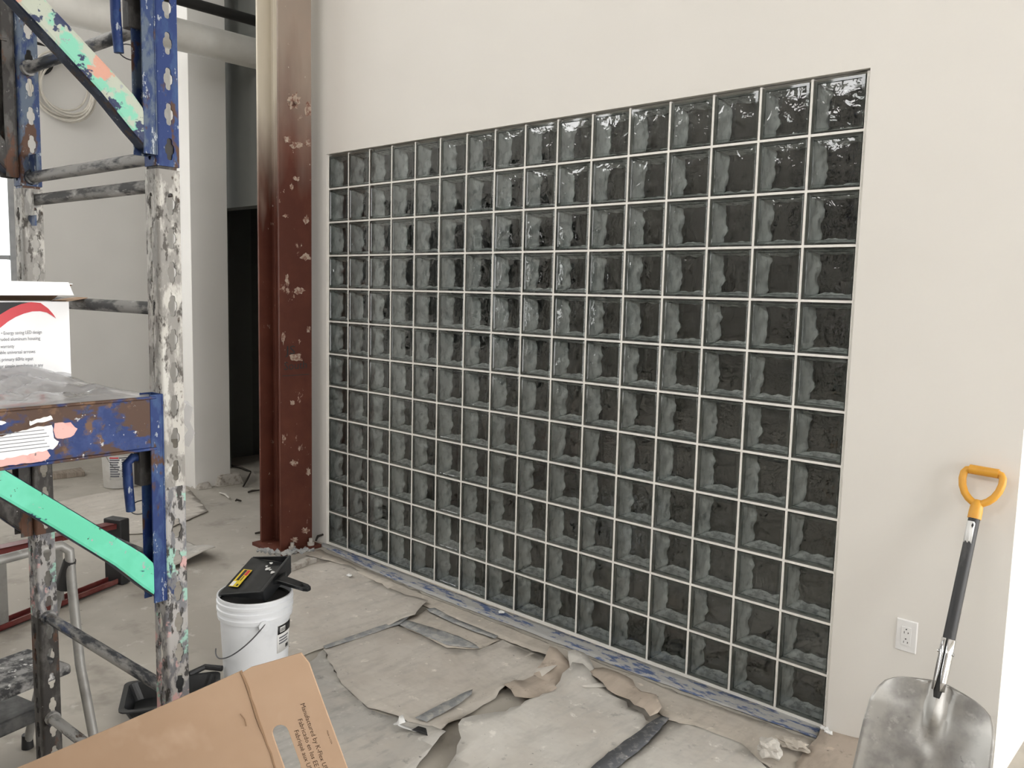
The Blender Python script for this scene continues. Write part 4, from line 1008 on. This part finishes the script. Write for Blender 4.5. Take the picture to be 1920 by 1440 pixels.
mb.add(vs, [(j * (NXg + 1) + i, j * (NXg + 1) + i + 1, (j + 1) * (NXg + 1) + i + 1, (j + 1) * (NXg + 1) + i) for j in range(NYg) for i in range(NXg)])
o = recentre(build('plastic_film', mb, 'plastic_film', smooth=True)); tag(o, 'crumpled clear plastic film spread over the scaffold platform', 'plastic')

fp_ = [on_plane(u, v, RS @ V((0, .05, 1.4)), RS.to_3x3() @ V((0, 1, 0))) for u, v in ((352, 752), (362, 764), (356, 790), (366, 812), (354, 838))]
mb = MB(); vs = []
for i, p in enumerate(fp_): vs += [p, p + RIGHT * (-.02 - .006 * (i % 2)) + V((0, .012 * (i % 2), .006))]
mb.add(vs, [(2 * i, 2 * i + 1, 2 * i + 3, 2 * i + 2) for i in range(len(fp_) - 1)]); o = recentre(build('film_scrap', mb, 'plastic_film', smooth=True)); tag(o, 'small torn clear film scrap caught behind the scaffold leg', 'plastic')
# ================================================================ K-FLEX CARTON IN FRONT OF THE SCAFFOLD
DEP = 1.60
def dep(u, v, t=DEP): return CAM + ray(u, v) * t
c0 = dep(452, 1258); e1 = (dep(517, 1440) - c0).normalized(); e2 = (dep(565, 1215) - c0); e2 = (e2 - e1 * e2.dot(e1)).normalized()
nrm = e2.cross(-e1).normalized()
if nrm.dot(CAM - c0) < 0: nrm = -nrm
LEN = .74
kc = thing('flattened_carton', 'brown flattened cardboard carton leaning in front of the scaffold', 'cardboard', (c0.x, c0.y, .0))
def stadium(cx, cy, hl, r, n=8):
    out = []
    for i in range(n + 1): a = math.pi * i / n; out.append((cx + r * math.cos(a), cy + hl + r * math.sin(a)))
    for i in range(n + 1): a = math.pi + math.pi * i / n; out.append((cx + r * math.cos(a), cy - hl + r * math.sin(a)))
    return out
def pl2(u, v): p = on_plane(u, v, c0, nrm) - c0; return p.dot(e2), p.dot(-e1)
hx, hy = pl2(537, 1406)
wr = pl2(565, 1215)[0]
outl = [(0, -LEN), (wr + .008, -LEN), (wr + .006, -.30), (wr + .004, -.10), (wr + .004, -.03), (wr - .004, -.006), (wr * .5, -.003), (.02, 0.0), (0, -.004)]
mb = MB(); mb.plate([outl, stadium(hx, hy, .034, .0155)], (c0, e2, -e1), .005); build('right_panel', mb, 'kraft', kc, bevel=.0008)
# left panel, bent slightly back along the fold
la_, lb_ = pl2(50, 1440); dl = V((la_, lb_)).normalized(); W2 = .56
bend = -nrm * .06
p0 = c0 + e2 * .0005; 
top_dir = (e2 * dl.x - e1 * dl.y); 
def lp(s, t, h=0): return p0 + top_dir * (s * W2) + e1 * (t * LEN) + bend * (s * s) + nrm * (h + .004 * math.sin(s * 9 + t * 3) * s)
mb = MB(); NSg, NTg = 14, 12; vs = []
for lay in (0, 1):
    for j in range(NTg + 1):
        for i in range(NSg + 1): vs.append(lp(i / NSg, j / NTg, 0 if lay == 0 else -.005))
K = (NSg + 1) * (NTg + 1); fs = []
for j in range(NTg):
    for i in range(NSg):
        a = j * (NSg + 1) + i; fs += [(a, a + 1, a + NSg + 2, a + NSg + 1), (K + a, K + a + NSg + 1, K + a + NSg + 2, K + a + 1)]
for i in range(NSg): fs += [(i + 1, i, K + i, K + i + 1), (NTg * (NSg + 1) + i, NTg * (NSg + 1) + i + 1, K + NTg * (NSg + 1) + i + 1, K + NTg * (NSg + 1) + i)]
for j in range(NTg):
    a = j * (NSg + 1); fs += [(a, a + NSg + 1, K + a + NSg + 1, K + a)]; a += NSg; fs += [(a + NSg + 1, a, K + a, K + a + NSg + 1)]
mb.add(vs, fs); build('left_panel', mb, 'kraft', kc, smooth=True)
# torn fold line
mb = MB(); pts = [c0 - e2 * .0 + e1 * (LEN * i / 40) + nrm * (.0002) + e2 * random.uniform(-.0012, .0012) for i in range(41)]
mb.tube(pts, [random.uniform(.0016, .0034) for _ in pts], 6); build('torn_fold', mb, 'kraft_edge', kc)
mb = MB(); a = on_plane(451, 1338, c0, nrm) + nrm * .0015; b = on_plane(462, 1361, c0, nrm) + nrm * .0015; mb.tube([a, a.lerp(b, .5) + e2 * .003, b], .0009, 5); build('scratch', mb, 'kraft_edge', kc)
def kt(txt, u, v, cap, width, nm='printed_line'):
    o_ = on_plane(u, v, c0 + nrm * .0006, nrm); return text_mesh(nm, txt, cap, (o_, e1, e2), 'ink_brown', kc, width)
kt('Manufactured by K-Flex USA', 563, 1320, .0125, .141); kt('Fabricado en los EE.UU.', 558, 1349, .0125, .118); kt('Fabriqu\u00e9 aux USA', 551, 1370, .0125, .088)
kt('Made in USA', 612, 1370, .0042, .027)

# ================================================================ SHOVEL
G = on_y(1845, 885, -.05); T = on_z(1845 - .21 * 675, 1560, .012)
sh = thing('shovel', 'scoop shovel with amber D-grip and scuffed metal blade leaning on the wall', 'shovel', (T.x, T.y, 0))
ax = (T - G).normalized(); SL = (T - G).length
sr = ax.cross(V((0, 1, 0))).normalized()
if sr.x < 0: sr = -sr
sn = sr.cross(ax).normalized()
if sn.y > 0: sn = -sn
def S(l, w=0, n_=0): return G + ax * l + sr * w + sn * n_
mb = MB()
def dgrip(r, n=12):
    half = [(.108, .0), (.104, .014), (.094, .029), (.078, .043), (.056, .0535), (.032, .0585), (.012, .0575), (.001, .050), (-.002, .038), (-.002, .02)]
    loop = half + [(-.002, 0)] + [(l, -w) for l, w in reversed(half[1:])]
    mb.tube([S(l, w) for l, w in loop], .0118, 12, closed=True)
    mb.tube([S(-.002, -.043 + .086 * i / 8) for i in range(9)], .0155, 14)
    mb.tube([S(.094), S(.106), S(.118), S(.135), S(.157)], [.010, .0165, .0195, .0205, .0205], 16)
dgrip(.012); build('d_grip', mb, 'orange', sh, smooth=True)
mb = MB(); mb.tube([S(.150), S(.35), S(.575)], [.0172, .0178, .0185], 18); build('shaft', mb, 'shaft', sh, smooth=True)
# worn white sticker wrapped on the front of the shaft
mb = MB(); vs = []; nn_ = 8
for i in range(nn_ + 1):
    a = -1.15 + 1.7 * i / nn_; w_, d_ = math.sin(a), math.cos(a)
    vs += [S(.168 + (.006 if i in (0, nn_) else 0), .0182 * w_, .0182 * d_), S(.232 + .004 * ((i * 7) % 3), .0184 * w_, .0184 * d_)]
mb.add(vs, [(2 * i, 2 * i + 1, 2 * i + 3, 2 * i + 2) for i in range(nn_)]); build('sticker', mb, 'label_white', sh, smooth=True, solid=.0006)
mb = MB(); mb.prism([S(.172, .003, .0192), S(.180, .007, .0188), S(.190, .004, .0192), S(.182, .0, .0193)], sn * .0004); build('sticker_hole', mb, 'ink', sh)
# socket: two polished straps on a dark core
mb = MB(); mb.tube([S(.56), S(.64), S(.70, 0, .002), S(.738, 0, .003)], [.0178, .0172, .0155, .009], 14); build('socket_core', mb, 'dark_gap', sh, smooth=True)
for a0, a1 in ((-1.35, -.16), (.10, 1.45)):
    mb = MB(); vs = []; nn_ = 6; rows = [(.550, .0205), (.60, .0205), (.65, .0205), (.685, .0200), (.715, .019)]
    for l, r in rows:
        for i in range(nn_ + 1):
            shrink = 0 if l < .66 else (l - .66) * 6
            b0 = a0 + shrink if a0 > 0 else a0; b1 = a1 - shrink if a1 < 0 else a1
            a = b0 + (b1 - b0) * i / nn_; vs.append(S(l, r * math.sin(a), r * math.cos(a)))
    mb.add(vs, [(k * (nn_ + 1) + i, k * (nn_ + 1) + i + 1, (k + 1) * (nn_ + 1) + i + 1, (k + 1) * (nn_ + 1) + i) for k in range(4) for i in range(nn_)]); build('socket_strap', mb, 'chrome', sh, smooth=True, solid=.0018)
for l in (.575,):
    for sg in (-1, 1):
        mb = MB(); c = S(l + .02, sg * .0205, .004); mb.tube([c, c + sr * sg * .004], .005, 10); build('rivet', mb, 'chrome', sh, smooth=True)
# blade
BL0 = .690; NU, NV = 40, 44; vs = []
def halfw(t):
    pts = [(0, .026), (.012, .060), (.03, .100), (.06, .132), (.10, .155), (.16, .171), (.25, .181), (.4, .186), (.7, .187), (1, .187)]
    for (a, b), (c, d) in zip(pts, pts[1:]):
        if t <= c: return b + (d - b) * (t - a) / (c - a)
    return pts[-1][1]
def sstep(a, b, x): x = max(0, min(1, (x - a) / (b - a))); return x * x * (3 - 2 * x)
BLEN = SL - BL0
for j in range(NV + 1):
    t = (j / NV) ** 1.25; hw = halfw(t)
    for i in range(NU + 1):
        u = -1 + 2 * i / NU; w = u * hw; aw = abs(w) / .187
        d = .048 * aw ** 2.2 * sstep(0, .25, t) + .022 * (1 - sstep(0, .22, t)) * aw - .012 * sstep(.1, 1, t) * 0
        rid = .015 * math.exp(-(w / .0145) ** 2) * (1 - sstep(.18, .40, t))          # socket hump
        rid += -.006 * (math.exp(-((abs(w) - .034) / .010) ** 2)) * (1 - sstep(.20, .42, t))
        rid += .004 * math.exp(-(w / .018) ** 2) * sstep(.40, .5, t)
        d += rid - .010 + .0012 * noise.noise(V((w * 18, t * 7, 2)))
        vs.append(S(BL0 + t * BLEN + .012 * aw ** 3 * (1 - sstep(0, .1, t)), w, d))
mb = MB(); mb.add(vs, [(j * (NU + 1) + i, j * (NU + 1) + i + 1, (j + 1) * (NU + 1) + i + 1, (j + 1) * (NU + 1) + i) for j in range(NV) for i in range(NU)]); build('blade', mb, 'steel_blade', sh, smooth=True, solid=.0022)

# ================================================================ OUTLET
oc = on_y(1700, 1192, WY); ol = thing('wall_outlet', 'white duplex wall outlet between the blocks and the shovel', 'outlet', (oc.x, WY, oc.z))
W_, H_ = .036, .0585
mb = MB(); mb.hexa([(oc.x - W_, WY, oc.z - H_), (oc.x + W_, WY, oc.z - H_), (oc.x + W_, WY, oc.z + H_), (oc.x - W_, WY, oc.z + H_)], [(oc.x - W_ + .003, WY - .006, oc.z - H_ + .003), (oc.x + W_ - .003, WY - .006, oc.z - H_ + .003), (oc.x + W_ - .003, WY - .006, oc.z + H_ - .003), (oc.x - W_ + .003, WY - .006, oc.z + H_ - .003)]); build('cover_plate', mb, 'outlet', ol, bevel=.001)
mb = MB(); mb.box((oc.x - .0165, WY - .0085, oc.z - .0335), (oc.x + .0165, WY - .006, oc.z + .0335)); rc_ = build('receptacle', mb, 'outlet', ol, bevel=.001)
for s in (-1, 1):
    zc = oc.z + s * .0175
    mb = MB(); mb.tube([(oc.x, WY - .0084, zc + .008), (oc.x, WY - .0092, zc + .008)], .0024, 10); build('ground_hole', mb, 'ink', ol)
    for x_, hh_ in ((-.0063, .004), (.0063, .0034)):
        mb = MB(); mb.box((oc.x + x_ - .0008, WY - .0091, zc - .006 - hh_ + .002), (oc.x + x_ + .0008, WY - .0084, zc - .006 + hh_ + .002)); build('slot', mb, 'ink', ol)
    mb = MB(); mb.box((oc.x + .0063, WY - .0091, zc - .0046), (oc.x + .0093, WY - .0084, zc - .0032)); build('slot', mb, 'ink', ol)

# ================================================================ STEP STOOL
F2 = on_z(52, 1402); F1 = on_z(190, 1466); hdir = (F1 - F2).normalized(); pn = V((-hdir.y, hdir.x, 0))
if (CAM - F1).dot(pn) < 0: pn = -pn
def sp(u, v, off=0.0): return on_plane(u, v, F2 + pn * off, pn)
st = thing('step_stool', 'folding step stool with grey tubes and paint-spattered black treads', 'stool', tuple((F1 + F2) / 2))
el = sp(130, 1032); slv = sp(121, 1075); WV = V((pn.x, pn.y, 0)) * 0
# width direction: towards the picture's left
wd = pn.copy()
q = F1 + wd * .2
wdir = wd if (RIGHT.dot(wd) < 0) else -wd
SWD = .42
mid1 = sp(150, 1245)
def hoop(side): pass
mb = MB(); a = F1 + V((0, 0, .02)); 
h2 = wdir * SWD
mb.tube([a, mid1, sp(134, 1090), sp(131, 1050), sp(130, 1035) + V((0, 0, .004)), sp(125, 1024) + wdir * .02 + V((0, 0, .008)), sp(122, 1018) + wdir * .07, sp(122, 1018) + h2 - wdir * .07, sp(125, 1024) + h2 - wdir * .02, sp(131, 1050) + h2, sp(134, 1090) + h2, mid1 + h2, a + h2], .0155, 14)
build('hoop_frame', mb, 'grey_alu', st, smooth=True)
mb = MB(); b0 = sp(113, 1098); b1 = F2 + V((0, 0, .02))
mb.tube([b0, b0.lerp(b1, .5), b1], .0145, 12); mb.tube([b0 + h2, b1 + h2], .0145, 12); build('rear_leg', mb, 'grey_alu', st, smooth=True)
for o_ in (V((0, 0, 0)), h2):
    mb = MB(); mb.tube([sp(131, 1050) + o_, sp(126, 1072) + o_, sp(121, 1100) + o_], [.019, .023, .030], 14); build('pivot_sleeve', mb, 'black_plain', st, smooth=True)
    for p_ in (a, b1):
        mb = MB(); mb.tube([p_ + o_ - V((0, 0, .0195)), p_ + o_ + V((0, 0, .03))], [.020, .0175], 12); build('foot', mb, 'black_plain', st, smooth=True)
def tread(name, p, depth, mat, th=.035):
    """p = front corner at the near side; runs along wdir, depth along -hdir"""
    mb = MB(); d_ = -hdir * depth; L_ = wdir * (SWD - .03); s_ = wdir * .015
    q = [p + s_, p + s_ + L_, p + s_ + L_ + d_, p + s_ + d_]
    mb.hexa([x - V((0, 0, th)) for x in q], q); return build(name, mb, mat, st, bevel=.010)
tread('tread', sp(148, 1243) - hdir * .015, .24, 'step_black')
lo = sp(92, 1330); lo.z = max(.2, lo.z); tread('tread', lo, .20, 'step_dark', .05)

# ================================================================ RED LADDER LYING ON ITS SIDE
ra = on_z(238, 1092); rb_ = on_z(0, 1188); ld = (rb_ - ra).normalized(); ls = V((-ld.y, ld.x, 0))
if ls.x > 0: ls = -ls
lt = thing('stepladder', 'red fibreglass stepladder with black top cap lying on its side', 'ladder', tuple(ra))
HGT = .36; LLEN = 1.9
def lpnt(s, w, z): return ra + ld * s + ls * w + V((0, 0, z))
def bar(s0, s1, w0, w1, z0, z1, z0b=None, z1b=None):
    mb = MB(); z0b = z0 if z0b is None else z0b; z1b = z1 if z1b is None else z1b
    mb.hexa([lpnt(s0, w0, z0), lpnt(s1, w0, z0b), lpnt(s1, w1, z0b), lpnt(s0, w1, z0)], [lpnt(s0, w0, z1), lpnt(s1, w0, z1b), lpnt(s1, w1, z1b), lpnt(s0, w1, z1)]); return mb
def rail(z0, z0b, up):
    mb = bar(.06, LLEN, 0, .075, z0 + .0, z0 + .006, z0b, z0b + .006); 
    for w in (0, .069):
        m2 = bar(.06, LLEN, w, w + .006, z0, z0 + .028 * up, z0b, z0b + .028 * up) if up > 0 else bar(.06, LLEN, w, w + .006, z0 - .022, z0 + .006, z0b - .022, z0b + .006)
        mb.add(m2.v, m2.f)
    return mb
build('rail', rail(.012, .004, 1), 'red_rail', lt, bevel=.001); build('rail', rail(HGT - .02, HGT + .13, -1), 'red_rail', lt, bevel=.001)
for k in range(5):
    s = .40 + k * .31; zt = HGT - .03 + .15 * s / LLEN
    build('step', bar(s, s + .075, .006, .068, .018, zt), 'grey_alu', lt, bevel=.001)
build('top_cap', bar(-.01, .055, -.02, .10, .004, HGT + .005), 'black_plain', lt, bevel=.006)
